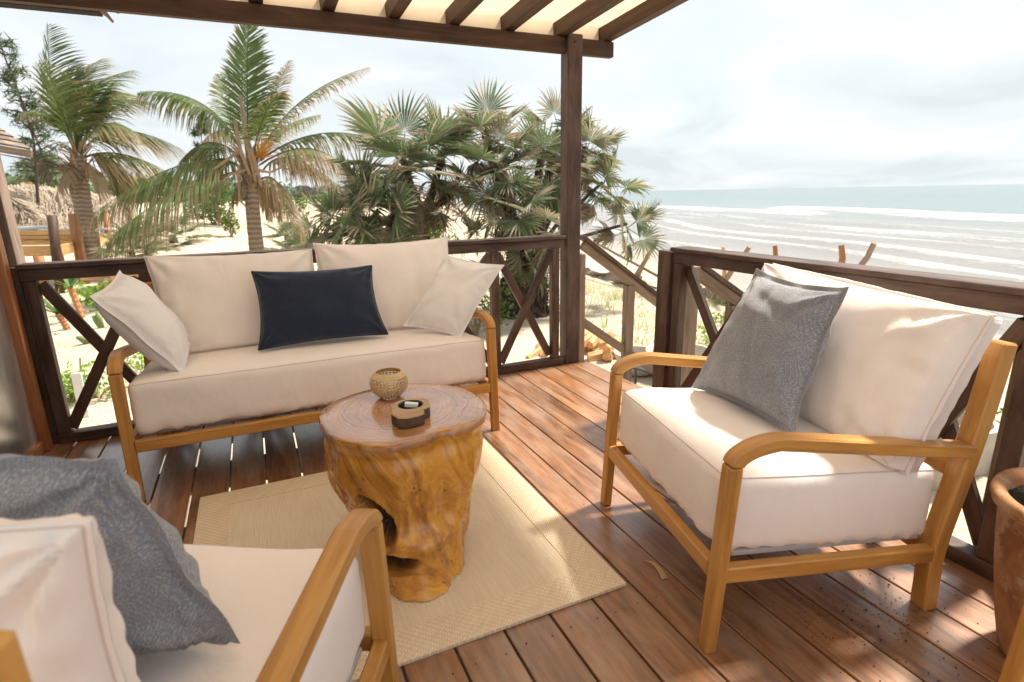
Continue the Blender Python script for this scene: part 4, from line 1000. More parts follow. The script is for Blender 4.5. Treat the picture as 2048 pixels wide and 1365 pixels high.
# ================================================================ vegetation
def frond(parent, P0, P1, P2, ll=0.55, dry=0.2, seed=0, n=70, grav=0.35, rr=0.022, t0=0.16, fold=0.0, wind=(0, 0, 0)):
    """one coconut frond: rachis through P0, P1, P2 with hanging leaflets on both sides"""
    rnd = random.Random(seed); P0, P1, P2 = V(P0), V(P1), V(P2); wind = V(wind)
    C = P1*2 - (P0+P2)/2
    def pt(t): return P0*(1-t)**2 + C*2*t*(1-t) + P2*t*t
    m = MB(); dr = []
    ts = [i/14 for i in range(15)]
    m.tube([pt(t) for t in ts], [rr*(1-t*0.88) for t in ts], 5); dr += [0.25+dry*0.5]*(15*5)
    L = (P1-P0).length+(P2-P1).length
    for i in range(n):
        t = t0+(1-t0)*(i/(n-1)); p = pt(t); T = (pt(min(1, t+.01))-pt(max(0, t-.01))).normalized()
        U = V((0, 0, 1)); S_ = T.cross(U)
        if S_.length < 0.25: S_ = T.cross(V((0.3, 1, 0)))
        S_.normalize(); N = S_.cross(T).normalized()
        ln = ll*(math.sin(math.pi*min(1, 0.10+0.90*t)**0.8)**0.55+0.12)*(0.85+0.3*rnd.random())
        for sd in (-1, 1):
            if rnd.random() < 0.05+dry*0.06: continue
            al = 0.55+0.5*t+rnd.uniform(-.12, .12)
            d = (S_*sd*math.cos(al)*(1-fold) + T*math.sin(al) + N*(0.22-fold*.6) + V((0, 0, -grav*0.5)) + wind*0.6).normalized()
            g1 = V((0, 0, -1))*grav*ln + wind*ln*0.5
            w = (0.009+0.008*rnd.random())*(0.6+0.8*math.sin(math.pi*t)); wv = (T - d*T.dot(d)).normalized()
            a = p; b = p+d*ln*.38+g1*.10; c = p+d*ln*.72+g1*.38; e = p+d*ln*.96+g1*.85
            k = len(m.v)
            m.add([a-wv*w*.5, a+wv*w*.5, b-wv*w, b+wv*w, c-wv*w*.7, c+wv*w*.7, e], [(0, 1, 3, 2), (2, 3, 5, 4), (4, 5, 6)])
            q = dry*.85+rnd.uniform(-.16, .2)+0.25*max(0, t-.6)
            dr += [q-.1, q-.1, q, q, q+.18, q+.18, q+.45]
    m.attr('dry', dr)
    return m.build('frond', M['coco'], parent)
def trunk(parent, pts, r0, r1, name='trunk', mat='trunk', n=14, wob=0.05):
    m = MB(); N = 30; P = [V(p) for p in pts]; out_ = []
    for i in range(N+1):
        f = i/N*(len(P)-1); k = min(len(P)-2, int(f)); g = f-k; g = g*g*(3-2*g) if len(P) > 2 else g
        out_.append(P[k].lerp(P[k+1], g))
    m.tube(out_, [(r0+(r1-r0)*i/N)*(1+0.035*math.sin(i*2.9)+(0.25*max(0, 1-i/2.5) if r0 > .1 else 0)) for i in range(N+1)], n, wob=wob)
    return m.build(name, M[mat], parent, smooth=True)

# ---- coconut palm behind the sofa
DA = 13.0
def A(x, y, dd=0.0): return atY(x, y, DA+dd)
base = A(512, 505); bx_, by_ = base.x, base.y
pa = thing('coconut_palm', (bx_, by_, ground(bx_, by_)), 'tall coconut palm with browned fronds rising just behind the left half of the sofa', 'palm tree')
trunk(pa, [(bx_, by_, ground(bx_, by_)-.1), A(509, 460), A(500, 360), A(490, 315)], 0.155, 0.115)
FA = [((496, 330), (484, 180), (492, 36), .3, .62, .12, .15), ((500, 325), (494, 170), (500, 30), -.4, .62, .05, .15), ((512, 325), (600, 205), (738, 135), .3, .50, .48, .7), ((508, 320), (545, 200), (580, 122), 1.2, .5, .62, .5), ((505, 315), (530, 230), (560, 185), -1.0, .5, .3, .6),
      ((520, 322), (640, 268), (768, 284), .2, .42, .35, 1.0), ((520, 330), (620, 298), (705, 352), -.9, .45, .55, 1.1), ((524, 345), (590, 318), (690, 385), .8, .45, .6, 1.0), ((520, 362), (560, 372), (608, 478), -.5, .5, .75, 1.0),
      ((488, 318), (410, 212), (278, 184), 0, .55, .22, 1.1), ((488, 325), (420, 285), (355, 330), .9, .5, .35, 1.0), ((486, 335), (350, 335), (165, 448), -.6, .62, .38, 1.2), ((484, 342), (335, 395), (188, 508), -1.6, .62, .38, 1.0),
      ((480, 300), (445, 262), (405, 285), 1.2, .4, .85, .8), ((486, 345), (430, 320), (380, 385), .5, .45, .5, 1.2), ((495, 325), (455, 225), (440, 150), 1.4, .45, .3, .4), ((498, 360), (478, 372), (455, 430), -.2, .26, .95, 1.0), ((512, 365), (535, 375), (560, 440), .4, .3, .9, 1.0), ((505, 322), (560, 260), (640, 230), 1.6, .45, .4, .8), ((500, 360), (525, 385), (540, 440), .9, .26, .8, 1.0)]
for i, (a, b, c, dd, ll, dry, gr) in enumerate(FA): frond(pa, A(*a), A(*b, dd*.6), A(*c, dd), ll, dry, 100+i, 66 if dry < .7 else 40, gr)
m = MB()
for (a, b, c) in (((482, 300), (400, 360), (398, 408)), ((490, 340), (460, 350), (398, 405)), ((478, 330), (478, 400), (498, 420)), ((508, 340), (540, 345), (572, 332))):
    P0, P1, P2 = A(*a, -.3), A(*b, -.4), A(*c, -.4); m.tube([P0, P0.lerp(P1, .6), P1, P1.lerp(P2, .5), P2], [.03, .028, .022, .018, .014], 6)
m.build('bare_stalk', M['drystem'], pa)
for (a, b, c) in (((480, 190), (492, 280), (512, 365)), ((486, 250), (505, 310), (524, 375)), ((470, 240), (480, 300), (500, 350))):
    m = MB(); m.sweep([A(*a, -.25), A(*b, -.35), A(*c, -.3)], .075, .03, (1, 0, 0), .006, taper=lambda t: .2+.8*math.sin((.12+.85*t)*math.pi)); m.build('sheath', M['drystem'], pa)
m = MB(); rnd = random.Random(5)
for k in range(70):
    p0 = A(520, 318, -.2); q = A(rnd.uniform(505, 560), rnd.uniform(262, 322), rnd.uniform(-.5, .4)); m.tube([p0, p0.lerp(q, .5)+V((0, 0, .06)), q], [.008, .007, .006], 4)
m.build('flower_spray', m_simple('flower_spray', (0.50, 0.24, 0.05), .8, 20, .4), pa)
# fibrous boot round the crown
m = MB(); rnd = random.Random(8)
for k in range(90):
    t = rnd.uniform(0, 6.28); h = rnd.uniform(0, 1); c = A(506, 395).lerp(A(493, 315), h); d = V((math.cos(t), math.sin(t), 0)); l = rnd.uniform(.2, .5)
    m.sweep([c+d*.10, c+d*(.14+.10*h)+V((0, 0, l*.5)), c+d*(.18+.25*h)+V((0, 0, l*(.9-.5*rnd.random())))], .07, .012, d.cross(V((0, 0, 1))), .002, taper=lambda q: 1-.8*q)
m.build('leaf_base', M['drystem'], pa)

# ---- coconut palm on the left
DB = 16.5
def B(x, y, dd=0.0): return atY(x, y, DB+dd)
bb = B(176, 520); pb = thing('coconut_palm', (bb.x, bb.y, ground(bb.x, bb.y)), 'coconut palm with windswept crown left of the nearer palm, above the thatched hut', 'palm tree')
trunk(pb, [(bb.x, bb.y, ground(bb.x, bb.y)-.1), B(170, 450), B(162, 380), B(156, 310)], 0.22, 0.15)
FB = [((150, 300), (108, 190), (96, 52), 0, .8, .15, .15), ((153, 300), (135, 200), (150, 128), .8, .75, .2, .4), ((156, 300), (165, 200), (262, 142), -.6, .8, .15, .35), ((158, 300), (190, 215), (300, 205), .5, .75, .3, .6), ((160, 305), (205, 250), (270, 265), -.9, .7, .4, .8), ((163, 310), (240, 262), (365, 300), .3, .7, .35, .9),
      ((163, 318), (240, 308), (335, 345), -.4, .65, .45, 1.0), ((148, 300), (110, 240), (50, 222), .2, .75, .25, .7), ((150, 300), (118, 215), (75, 130), -.9, .7, .25, .3), ((155, 295), (160, 180), (200, 120), 1.2, .8, .3, .35), ((160, 300), (215, 200), (250, 190), 1.5, .7, .5, .6), ((163, 320), (215, 320), (240, 400), .9, .6, .6, 1.0),
      ((150, 322), (120, 330), (92, 318), .4, .5, .6, .8), ((152, 330), (130, 345), (110, 400), -.6, .5, .8, 1.0), ((156, 298), (140, 220), (100, 180), 1.6, .7, .3, .4), ((158, 298), (180, 230), (225, 165), .2, .8, .22, .4), ((164, 325), (190, 345), (200, 400), -.8, .5, .9, 1.1), ((150, 325), (140, 360), (146, 400), 0, .4, .95, 1.0)]
for i, (a, b, c, dd, ll, dry, gr) in enumerate(FB): frond(pb, B(*a), B(*b, dd*.6), B(*c, dd), ll*(1 if dry < .7 else .55), dry, 200+i, 62 if dry < .7 else 30, gr, rr=.028, wind=(.35, 0, 0.02))
m = MB(); rnd = random.Random(9)
for k in range(80):
    t = rnd.uniform(0, 6.28); h = rnd.uniform(0, 1); c = B(160, 375).lerp(B(156, 305), h); d = V((math.cos(t), math.sin(t), 0)); l = rnd.uniform(.25, .6)
    m.sweep([c+d*.12, c+d*(.2+.12*h)+V((0, 0, l*.4)), c+d*(.3+.35*h)+V((0, 0, l*(.9-.9*rnd.random())))], .08, .014, d.cross(V((0, 0, 1))), .002, taper=lambda q: 1-.8*q)
m.build('leaf_base', M['drystem'], pb)
# ---- small distant palm
def Cc(x, y, dd=0.0): return atY(x, y, 26+dd)
q0 = Cc(82, 400); pc_ = thing('coconut_palm', (q0.x, q0.y, ground(q0.x, q0.y)), 'young green palm far off between the hut roof and the left palm', 'palm tree')
trunk(pc_, [(q0.x, q0.y, ground(q0.x, q0.y)-.1), Cc(82, 372)], .16, .12)
for i, (b, c, dd) in enumerate((((70, 325), (72, 306), 0), ((90, 330), (105, 318), .5), ((62, 345), (48, 350), .3), ((98, 345), (120, 352), -.4), ((78, 325), (85, 308), 1), ((100, 360), (122, 380), .2), ((60, 360), (50, 385), -.6), ((88, 340), (100, 308), -1), ((66, 335), (55, 322), 1))):
    frond(pc_, Cc(82, 372), Cc(*b, dd*.5), Cc(*c, dd), .8, .12, 300+i, 34, .5, rr=.03)

# ---- fan palm leaves
def fan_leaf(seed, dead=False, N=26):
    rnd = random.Random(seed); m = MB(); dr = []
    Lp = rnd.uniform(.42, .6); Rf = rnd.uniform(.60, .80); spread = R(rnd.uniform(215, 265)) if not dead else R(110)
    base_d = (rnd.choice((.0, .08, .15, .22, .32, .5)) if not dead else 1.0)
    pp = [V((0, Lp*t, -0.10*t*t)) for t in (0, .33, .66, 1)]
    m.tube(pp, [.014, .011, .009, .008], 5); dr += [0.3+base_d*.6]*20
    H = pp[-1]
    for i in range(N):
        ph = -spread/2+spread*(i+.5)/N; dph = spread/N*.43
        R_ = Rf*(0.72+0.28*math.cos(ph*.55))*rnd.uniform(.88, 1.08)
        drp = (0.04+0.6*rnd.random()**4 if not dead else rnd.uniform(.7, 1.3)); cup = 0.16 if not dead else .3
        bend = rnd.uniform(-.10, .10)+(rnd.uniform(-.5, .5) if rnd.random() < (.15 if not dead else .6) else 0)
        def q(r, a, z): 
            rr_ = R_*r; z2 = z - drp*R_*max(0, r-.45)**1.7*1.5 + cup*rr_*abs(math.sin(ph))*.55 - 0.10*rr_*math.cos(ph)*r
            ang_ = ph+a+bend*max(0, r-.5)
            return H+V((math.sin(ang_)*rr_, math.cos(ang_)*rr_, z2))
        f = .012+.008*rnd.random()
        vs = [q(0.02, 0, 0), q(.45, -dph, f), q(.45, 0, -f), q(.45, dph, f), q(.75, -dph*.42, f*.6), q(.75, 0, -f*.6), q(.75, dph*.42, f*.6), q(1, 0, 0)]
        m.add(vs, [(0, 2, 1), (0, 3, 2), (1, 2, 5, 4), (2, 3, 6, 5), (4, 5, 7), (5, 6, 7)])
        s_ = base_d+rnd.uniform(-.15, .15)+(0.5 if rnd.random() < .22 else 0)
        dr += [s_-.15, s_, s_, s_, s_+.25, s_+.15, s_+.25, s_+.65]
    m.attr('dry', dr); return m.mesh('fan_leaf', M['fan'])
LIVE = [fan_leaf(500+i) for i in range(10)]; DEAD = [fan_leaf(600+i, True, 16) for i in range(5)]
def crown(parent, c, s_=1.0, n=15, seed=0, tilt=(0, 0, 1), ndead=5, low=-25):
    n = max(6, int(n*.78)); ndead += 1; s = s_*.89; c = V(c)+V((0, 0, -.11*s_))
    rnd = random.Random(seed); org = ORG[parent.name]; tq = V(tilt).normalized().to_track_quat('Z', 'Y').to_matrix().to_4x4()
    for i in range(n+ndead):
        dead = i >= n; az = i*2.3999+rnd.uniform(-.3, .3)
        el = R(rnd.uniform(-88, -45)) if dead else R(82-(82-low)*((i+.5)/n)**0.8+rnd.uniform(-8, 8))
        me = rnd.choice(DEAD if dead else LIVE); sc = s*rnd.uniform(.85, 1.12)*(1 if not dead else .9)
        mt = Matrix.Translation(V(c)-org+V((0, 0, -.12*s if dead else 0))) @ tq @ Matrix.Rotation(az, 4, 'Z') @ Matrix.Rotation(el, 4, 'X') @ Matrix.Rotation(rnd.uniform(-.3, .3), 4, 'Y') @ Matrix.Scale(sc, 4)
        place('leaf', me, parent, mat=mt)
def F(x, y, Y): return atY(x, y, Y)
gx = F(1045, 615, 8.0); gx.z = ground(gx.x, gx.y)
fp = thing('fan_palm', (gx.x, gx.y, gx.z), 'many headed fan palm with a thick dark foot, standing behind the post', 'palm tree')
m = MB(); N = 40; pts = [V((gx.x, gx.y, gx.z-.15)).lerp(F(1050, 455, 8.1), i/N) for i in range(N+1)]
m.tube(pts, [0.34*(1-i/N)**.6*(1+.25*math.sin(i*.5)*0.3)+0.10 for i in range(N+1)], 26, wob=.28); m.build('trunk', M['bark'], fp)
m = MB(); rnd = random.Random(12)
for k in range(420):
    i = rnd.random()**1.3*.9; c = pts[0].lerp(pts[-1], i); t = rnd.uniform(0, 6.28); d = V((math.cos(t), math.sin(t), 0)); r = 0.34*(1-i)**.6+.10; l = rnd.uniform(.10, .28)
    m.sweep([c+d*r*.85, c+d*(r+.05)+V((0, 0, l*.4)), c+d*(r+.08*rnd.random()+.02)+V((0, 0, l*rnd.uniform(-.6, 1)))], .045, .010, d.cross(V((0, 0, 1))), .001, taper=lambda q: 1-.75*q)
m.build('old_leaf_base', M['bark'], fp)
CR = [  # crown pixel, distance, size, live leaves, tilt
    ((969, 262), 8.3, .80, 13, (0, 0, 1)), ((994, 325), 7.7, .78, 13, (-.3, -.3, 1)), ((1082, 318), 7.9, .82, 14, (.1, -.2, 1)), ((1118, 262), 8.5, .70, 11, (.1, .1, 1)), ((1172, 296), 8.0, .72, 12, (.5, 0, 1)),
    ((1205, 365), 7.9, .70, 12, (.8, -.2, .7)), ((1254, 448), 7.7, .62, 10, (1, -.2, .15)), ((1027, 405), 7.4, .62, 11, (-.2, -.7, .7)), ((1088, 440), 7.4, .72, 13, (.1, -.6, .8)), ((955, 480), 7.6, .5, 8, (-.8, -.2, .5)), ((1068, 512), 7.4, .5, 9, (.1, -.9, .3)), ((1140, 345), 8.6, .7, 11, (.3, .2, 1))]
for i, (q, Y_, s_, n_, tl) in enumerate(CR):
    c = F(*q, Y_); a = F(1046, 560-4*i, 8.0)
    mid = a.lerp(c, .5)+V((0, 0, .10))+V(tl)*(-.15)
    m = MB(); pp = [a, a.lerp(mid, .5), mid, mid.lerp(c, .5), c]; rs_ = .04 if tl[2] < .75 else .09; m.tube(pp, [rs_, rs_*.9, rs_*.75, rs_*.7, rs_*.6], 9, wob=.2); m.build('stem', M['bark'], fp)
    crown(fp, c, s_, n_, 40+i, tl, 5 if i not in (6, 9) else 4)
g2 = F(850, 560, 8.6); g2.z = ground(g2.x, g2.y)
fp2 = thing('fan_palm', (g2.x, g2.y, g2.z), 'spreading fan palm with big green leaf fans behind the right half of the sofa', 'palm tree')
m = MB(); pp = [V((g2.x, g2.y, g2.z-.1)), F(848, 500, 8.6), F(842, 440, 8.6), F(822, 380, 8.5)]; m.tube(pp, [.17, .13, .11, .09], 12, wob=.3); m.build('trunk', M['bark'], fp2)
CR = [((806, 318), 8.2, 1.05, 16, (-.1, -.2, 1)), ((888, 300), 8.6, .80, 13, (.2, 0, 1)), ((738, 392), 8.3, .85, 13, (-.9, -.1, .6)), ((690, 440), 8.0, .72, 11, (-1, -.2, .3)), ((758, 440), 7.9, .72, 11, (-.5, -.6, .6)), ((898, 392), 8.3, .62, 10, (.6, -.4, .6)), ((640, 478), 8.6, .55, 7, (-1, 0, .4))]
for i, (q, Y_, s_, n_, tl) in enumerate(CR):
    c = F(*q, Y_); a = F(845, 450-6*i, 8.6); mid = a.lerp(c, .5)+V((0, 0, -.05)); m = MB(); m.tube([a, a.lerp(mid, .6), mid, mid.lerp(c, .6), c], [.08, .07, .06, .055, .05], 8, wob=.2); m.build('stem', M['bark'], fp2)
    crown(fp2, c, s_, n_, 80+i, tl, 5)
# dry twigs by the palms
def twigs(nm, label, pts, n, seed, l=.5, r=.006):
    rnd = random.Random(seed); m = MB()
    for k in range(n):
        p = V(rnd.choice(pts))+V((rnd.uniform(-.25, .25), rnd.uniform(-.3, .3), rnd.uniform(-.1, .2))); q = [p]; d = V((rnd.uniform(-1, 1), rnd.uniform(-1, 1), rnd.uniform(-.9, .6))).normalized()
        for j in range(6): d = (d+V((rnd.uniform(-.6, .6), rnd.uniform(-.6, .6), rnd.uniform(-.6, .5)))).normalized(); p = p+d*l/6; q.append(p)
        m.tube(q, [r*(1-.12*j) for j in range(7)], 4, cap=False)
    return m.build_top(nm, M['drystem'], label, 'twigs', kind='stuff')
twigs('dry_twigs', 'tangle of dry twigs beside the dark foot of the fan palm', [F(1098, y, 7.8) for y in (560, 590, 620, 650)], 46, 3, .8, .005)
twigs('dry_twigs', 'dry stalks hanging round the stem of the left fan palm', [F(x, y, 8.3) for x, y in ((830, 420), (850, 450), (870, 430), (840, 470), (820, 450), (880, 460))], 120, 4, .7, .006)
twigs('dry_twigs', 'loose dead sticks lying on the pale sand', [V((x, y, ground(x, y)+.03)) for x, y in ((5, 7), (4.6, 8), (5.8, 7.5), (5.3, 9), (6.2, 8.3), (4.2, 6.8), (-1.9, 9), (-2.3, 7.2))], 70, 6, .25, .005)

# ---- bushes
def bush(name, c, rad, n, ls, mat, label, cat='bush', seed=0, dry=.1, stems=8, group=None, clump=10, flat=1.0):
    rnd = random.Random(seed); c = V(c); t = thing(name, c, label, cat, group); m = MB(); dr = []
    cl = []
    for k in range(clump):
        a = rnd.uniform(0, 6.28); e = rnd.uniform(0, 1); r = rnd.uniform(.35, .8); cl.append(V((math.cos(a)*r*rad[0], math.sin(a)*r*rad[1], (0.25+.7*e)*rad[2])))
    for k in range(n):
        q = rnd.choice(cl); d = V((rnd.gauss(0, 1), rnd.gauss(0, 1), rnd.gauss(0, 1))).normalized(); rr_ = rnd.uniform(.5, 1)*.42
        p = c+q+V((d.x*rad[0]*rr_, d.y*rad[1]*rr_, d.z*rad[2]*rr_)); p.z = max(p.z, c.z+.01)
        s_ = ls*rnd.uniform(.6, 1.3); u = V((rnd.gauss(0, 1), rnd.gauss(0, 1), rnd.gauss(0, .6)+.3)).normalized(); w = u.cross(V((rnd.gauss(0, 1), rnd.gauss(0, 1), rnd.gauss(0, 1)))).normalized()
        m.add([p-u*s_*.5, p+w*s_*.24+u*.05*s_, p+u*s_*.5, p-w*s_*.24+u*.05*s_], [(0, 1, 2, 3)]); dd = dry+rnd.uniform(-.15, .25); dr += [dd]*4
    m.attr('dry', dr); m.build('foliage', M[mat], t)
    m = MB()
    for k in range(stems):
        q = rnd.choice(cl); m.tube([c+V((rnd.uniform(-.1, .1)*rad[0], rnd.uniform(-.1, .1)*rad[1], -.02)), c+q*.5+V((0, 0, rad[2]*.1)), c+q], [.02*rad[2]+.004, .014*rad[2]+.003, .005], 5)
    m.build('stem', M['drystem'], t); return t
def bush_px(x, ytop, w, D, mat, label, n=500, ls=.12, seed=0, dry=.15, name='bush', h=None, cat='bush'):
    p = atY(x, ytop, D); g = ground(p.x, p.y); hh = max(.3, p.z-g) if h is None else h; r = w*D/1121/2*1.1
    return bush(name, (p.x, p.y, g), (r, r, hh*.85), n, ls, mat, label, cat, seed, dry)
bl = [(28, 350, 90, 34, 'bush', 'broad green thicket at the far left edge behind the hut', 900, .30), (118, 372, 60, 30, 'bush', 'dark bush showing between the hut roof and the left palm trunk', 500, .26), (235, 352, 95, 36, 'bush', 'wide brownish thicket right of the left palm trunk', 1000, .30), (318, 372, 80, 33, 'bush', 'green scrub on the dune seen through the long drooping frond', 800, .26),
      (432, 372, 64, 25, 'bush', 'rounded green bush on the sand left of the nearer palm trunk', 900, .17), (396, 392, 44, 27, 'dark', 'dark tuft of scrub beside the rounded bush on the dune', 400, .16), (455, 420, 34, 21, 'bush', 'small olive bush just left of the nearer palm trunk', 350, .13), (585, 385, 60, 28, 'bush', 'olive scrub on the dune right of the nearer palm trunk', 600, .16), (600, 452, 40, 16, 'bush', 'low scrubby bush behind the gap of the sofa back cushions', 350, .10), (540, 395, 40, 34, 'dark', 'dim scrub far behind the trunk of the nearer palm', 300, .2),
      (655, 385, 50, 60, 'bush', 'far low scrub line left of the fan palms', 300, .4)]
for i, (x, y, w, D, mt, lb, n_, ls) in enumerate(bl): bush_px(x, y, w, D, mt, lb, n_, ls, 700+i, .25 if mt == 'bush' else .1)
bush('bush', (*atz(208, 612, -.62).xy, ground(*atz(208, 612, -.62).xy)), (.45, .5, .42), 500, .11, 'bright', 'leafy bright green bush in front of the stacked logs at left', 'bush', 31, .05)
bush('creeper', (*atz(140, 805, -.7).xy, -.70), (.26, .3, .36), 420, .055, 'bright', 'green creeper round the foot of the pale stake', 'plant', 32, .1)
bush('creeper', (*atz(198, 795, -.7).xy, -.70), (.30, .3, .30), 420, .055, 'bright', 'green creeper between the pale stake and the sofa leg', 'plant', 33, .15)
bush('creeper', (*atz(285, 742, -.7).xy, -.70), (.25, .3, .22), 200, .055, 'bright', 'green sprigs seen under the left arm of the sofa', 'plant', 34, .15)
bush('bush', (*F(885, 478, 7.9).xy, F(885, 500, 7.9).z), (.22, .2, .30), 260, .05, 'bright', 'bright green climbing sprigs on the left fan palm', 'plant', 35, .0)
bush('bush', (*atz(950, 670, -.7).xy, -.70), (.55, .4, .62), 500, .07, 'bush', 'green plant on the sand seen under the right arm of the sofa', 'plant', 36, .1)
for i, (x, y, r_, lb) in enumerate(((1437, 652, .22, 'green weed seen through the cross brace of the side railing, the upper one'), (1425, 690, .20, 'green weed seen through the cross brace of the side railing, the lower one'), (1900, 850, .35, 'grassy weed behind the armchair back post'))):
    p = atz(x, y, -.7); bush('weed', (p.x, p.y, -.70), (r_, r_, .2), 160, .06, 'bright' if i < 2 else 'bush', lb, 'plant', 50+i, .2, 3)
# ---- grass tufts (nobody could count them)
m = MB(); rnd = random.Random(21); dr = []
for k in range(120):
    if k < 96: x = rnd.uniform(3.6, 7.3); y = rnd.uniform(5.0, 10.5)
    else: x = rnd.uniform(-6, 3); y = rnd.uniform(12, 30)
    z = ground(x, y); big = rnd.random()**2; dr0 = rnd.uniform(.2, 1.0)
    for b_ in range(int(8+34*big)):
        a = rnd.uniform(0, 6.28); l = rnd.uniform(.06, .16)*(1+big); p = V((x+rnd.gauss(0, .05+.08*big), y+rnd.gauss(0, .05+.08*big), z-.01)); d = V((math.cos(a), math.sin(a), 0)); w = d.cross(V((0, 0, 1)))*.004
        m.add([p-w, p+w, p+d*l*.4+V((0, 0, l*.7))+w*.7, p+d*l*.4+V((0, 0, l*.7))-w*.7, p+d*l*.9+V((0, 0, l*.9))], [(0, 1, 2, 3), (3, 2, 4)]); q = dr0+rnd.uniform(-.2, .2); dr += [q]*5
m.attr('dry', dr); m.build_top('grass', M['bright'], 'sparse tufts of short grass on the sand', 'grass', kind='stuff')
# ---- spiky plants on the dune
def spiky(x, y, D, s, label, seed, trunk_h=.3):
    p = atY(x, y, D); g = ground(p.x, p.y); t = thing('spiky_palm', (p.x, p.y, g), label, 'plant'); top = V((p.x, p.y, p.z))
    m = MB(); m.tube([(p.x, p.y, g-.05), ((p.x), p.y, (g+p.z)/2), top], [.10*s+.03, .08*s+.02, .06*s+.02], 8, wob=.2); m.build('trunk', M['bark'], t)
    crown(t, top, s, 12, seed, (0, 0, 1), 3, -10)
spiky(345, 470, 20, 1.0, 'small bright fan palm on the sand left of the nearer palm trunk', 91); spiky(292, 492, 17, .8, 'small fan palm under the long drooping frond', 92); spiky(262, 500, 15, .7, 'small fan palm right beside the timber platform', 93); spiky(572, 468, 19, .7, 'stubby fan palm between the nearer palm trunk and the left fan palm', 94)
spiky(590, 500, 15, .6, 'short shaggy palm stump just above the sofa back', 95)
def leaner(a, b, D, r, label):
    p0 = atY(*a, D); p1 = atY(*b, D); g = p1.copy(); t = thing('young_palm', g, label, 'plant')
    m = MB(); K = 12; m.tube([p1.lerp(p0, i/K) for i in range(K+1)], [r*(1+.22*(i % 2)) for i in range(K+1)], 9); m.build('trunk', M['orange_pole'], t)
    m = MB(); rnd = random.Random(int(a[0])); dr = []
    for k in range(9):
        aa = rnd.uniform(0, 6.28); d = V((math.cos(aa)*.7, math.sin(aa)*.5, rnd.uniform(.3, 1.2))).normalized(); l = rnd.uniform(.3, .6); w = d.cross(V((0, 0, 1))).normalized()*.03
        m.add([p0-w, p0+w, p0+d*l*.5+w*1.2, p0+d*l*.5-w*1.2, p0+d*l+V((0, 0, -.12))], [(0, 1, 2, 3), (3, 2, 4)]); dr += [.1]*5
    m.attr('dry', dr); m.build('leaf', M['bush'], t)
leaner((141, 575), (165, 637), 11.2, .042, 'leaning ringed orange stem with blade leaves, the right one of two'); leaner((116, 628), (139, 664), 10.3, .04, 'leaning ringed orange stem seen behind the cross brace, the left one of two')
for (x0, y0, x1, y1, D, lb, n_) in ((188, 628, 205, 664, 10.1, 'fat green cactus stump on the sand behind the left pillow', 3), (160, 672, 180, 700, 9.0, 'low branching grey green cactus on the sand', 5)):
    t0 = atY(x1, y1, D); t0.z = ground(t0.x, t0.y); t = thing('cactus', t0, lb, 'cactus'); rnd = random.Random(n_)
    for k in range(n_):
        q = atY(x0+rnd.uniform(-8, 14), y0+rnd.uniform(-4, 10), D); m = MB(); m.tube([t0, t0.lerp(q, .5)+V((0, 0, .02)), q], [.04, .045, .02], 7); m.build('stem', m_simple('cactus_skin', (.16, .20, .08), .6, 20, .3) if 'cactus_skin' not in bpy.data.materials else bpy.data.materials['cactus_skin'], t, smooth=True)
p = atz(118, 670, -.69); m = MB(); m.lathe([(0, 0), (.055, 0), (.05, .02), (0, .03)], 20, (p.x, p.y, ground(p.x, p.y)+.005), wob=.3); m.build_top('flat_stone', M['concrete'], 'flat pale stone on the sand by the cross brace', 'stone')
p2 = atz(121, 664, -.69); m = MB(); m.lathe([(0, 0), (.028, 0), (.024, .04), (.03, .10), (.026, .10), (.02, .04), (0, .02)], 18, (p2.x+.02, p2.y+.15, ground(p2.x, p2.y)+.0)); m.build_top('black_cup', M['black'], 'small black cup standing behind the flat stone', 'cup')
p = atz(170, 838, -.7); q = atY(152, 746, p.y); m = MB(); m.sweep([p+V((0, 0, -.05)), q], .075, .022, (1, 0, 0), .003); m.build_top('stake', M['white'], 'pale flat stake leaning among green creepers', 'stake')
p = atz(163, 800, -.7); q = atY(160, 716, p.y); m = MB(); m.tube([p, q], .008, 6); m.build_top('stick', M['drystem'], 'thin stick standing behind the pale flat stake', 'stick')

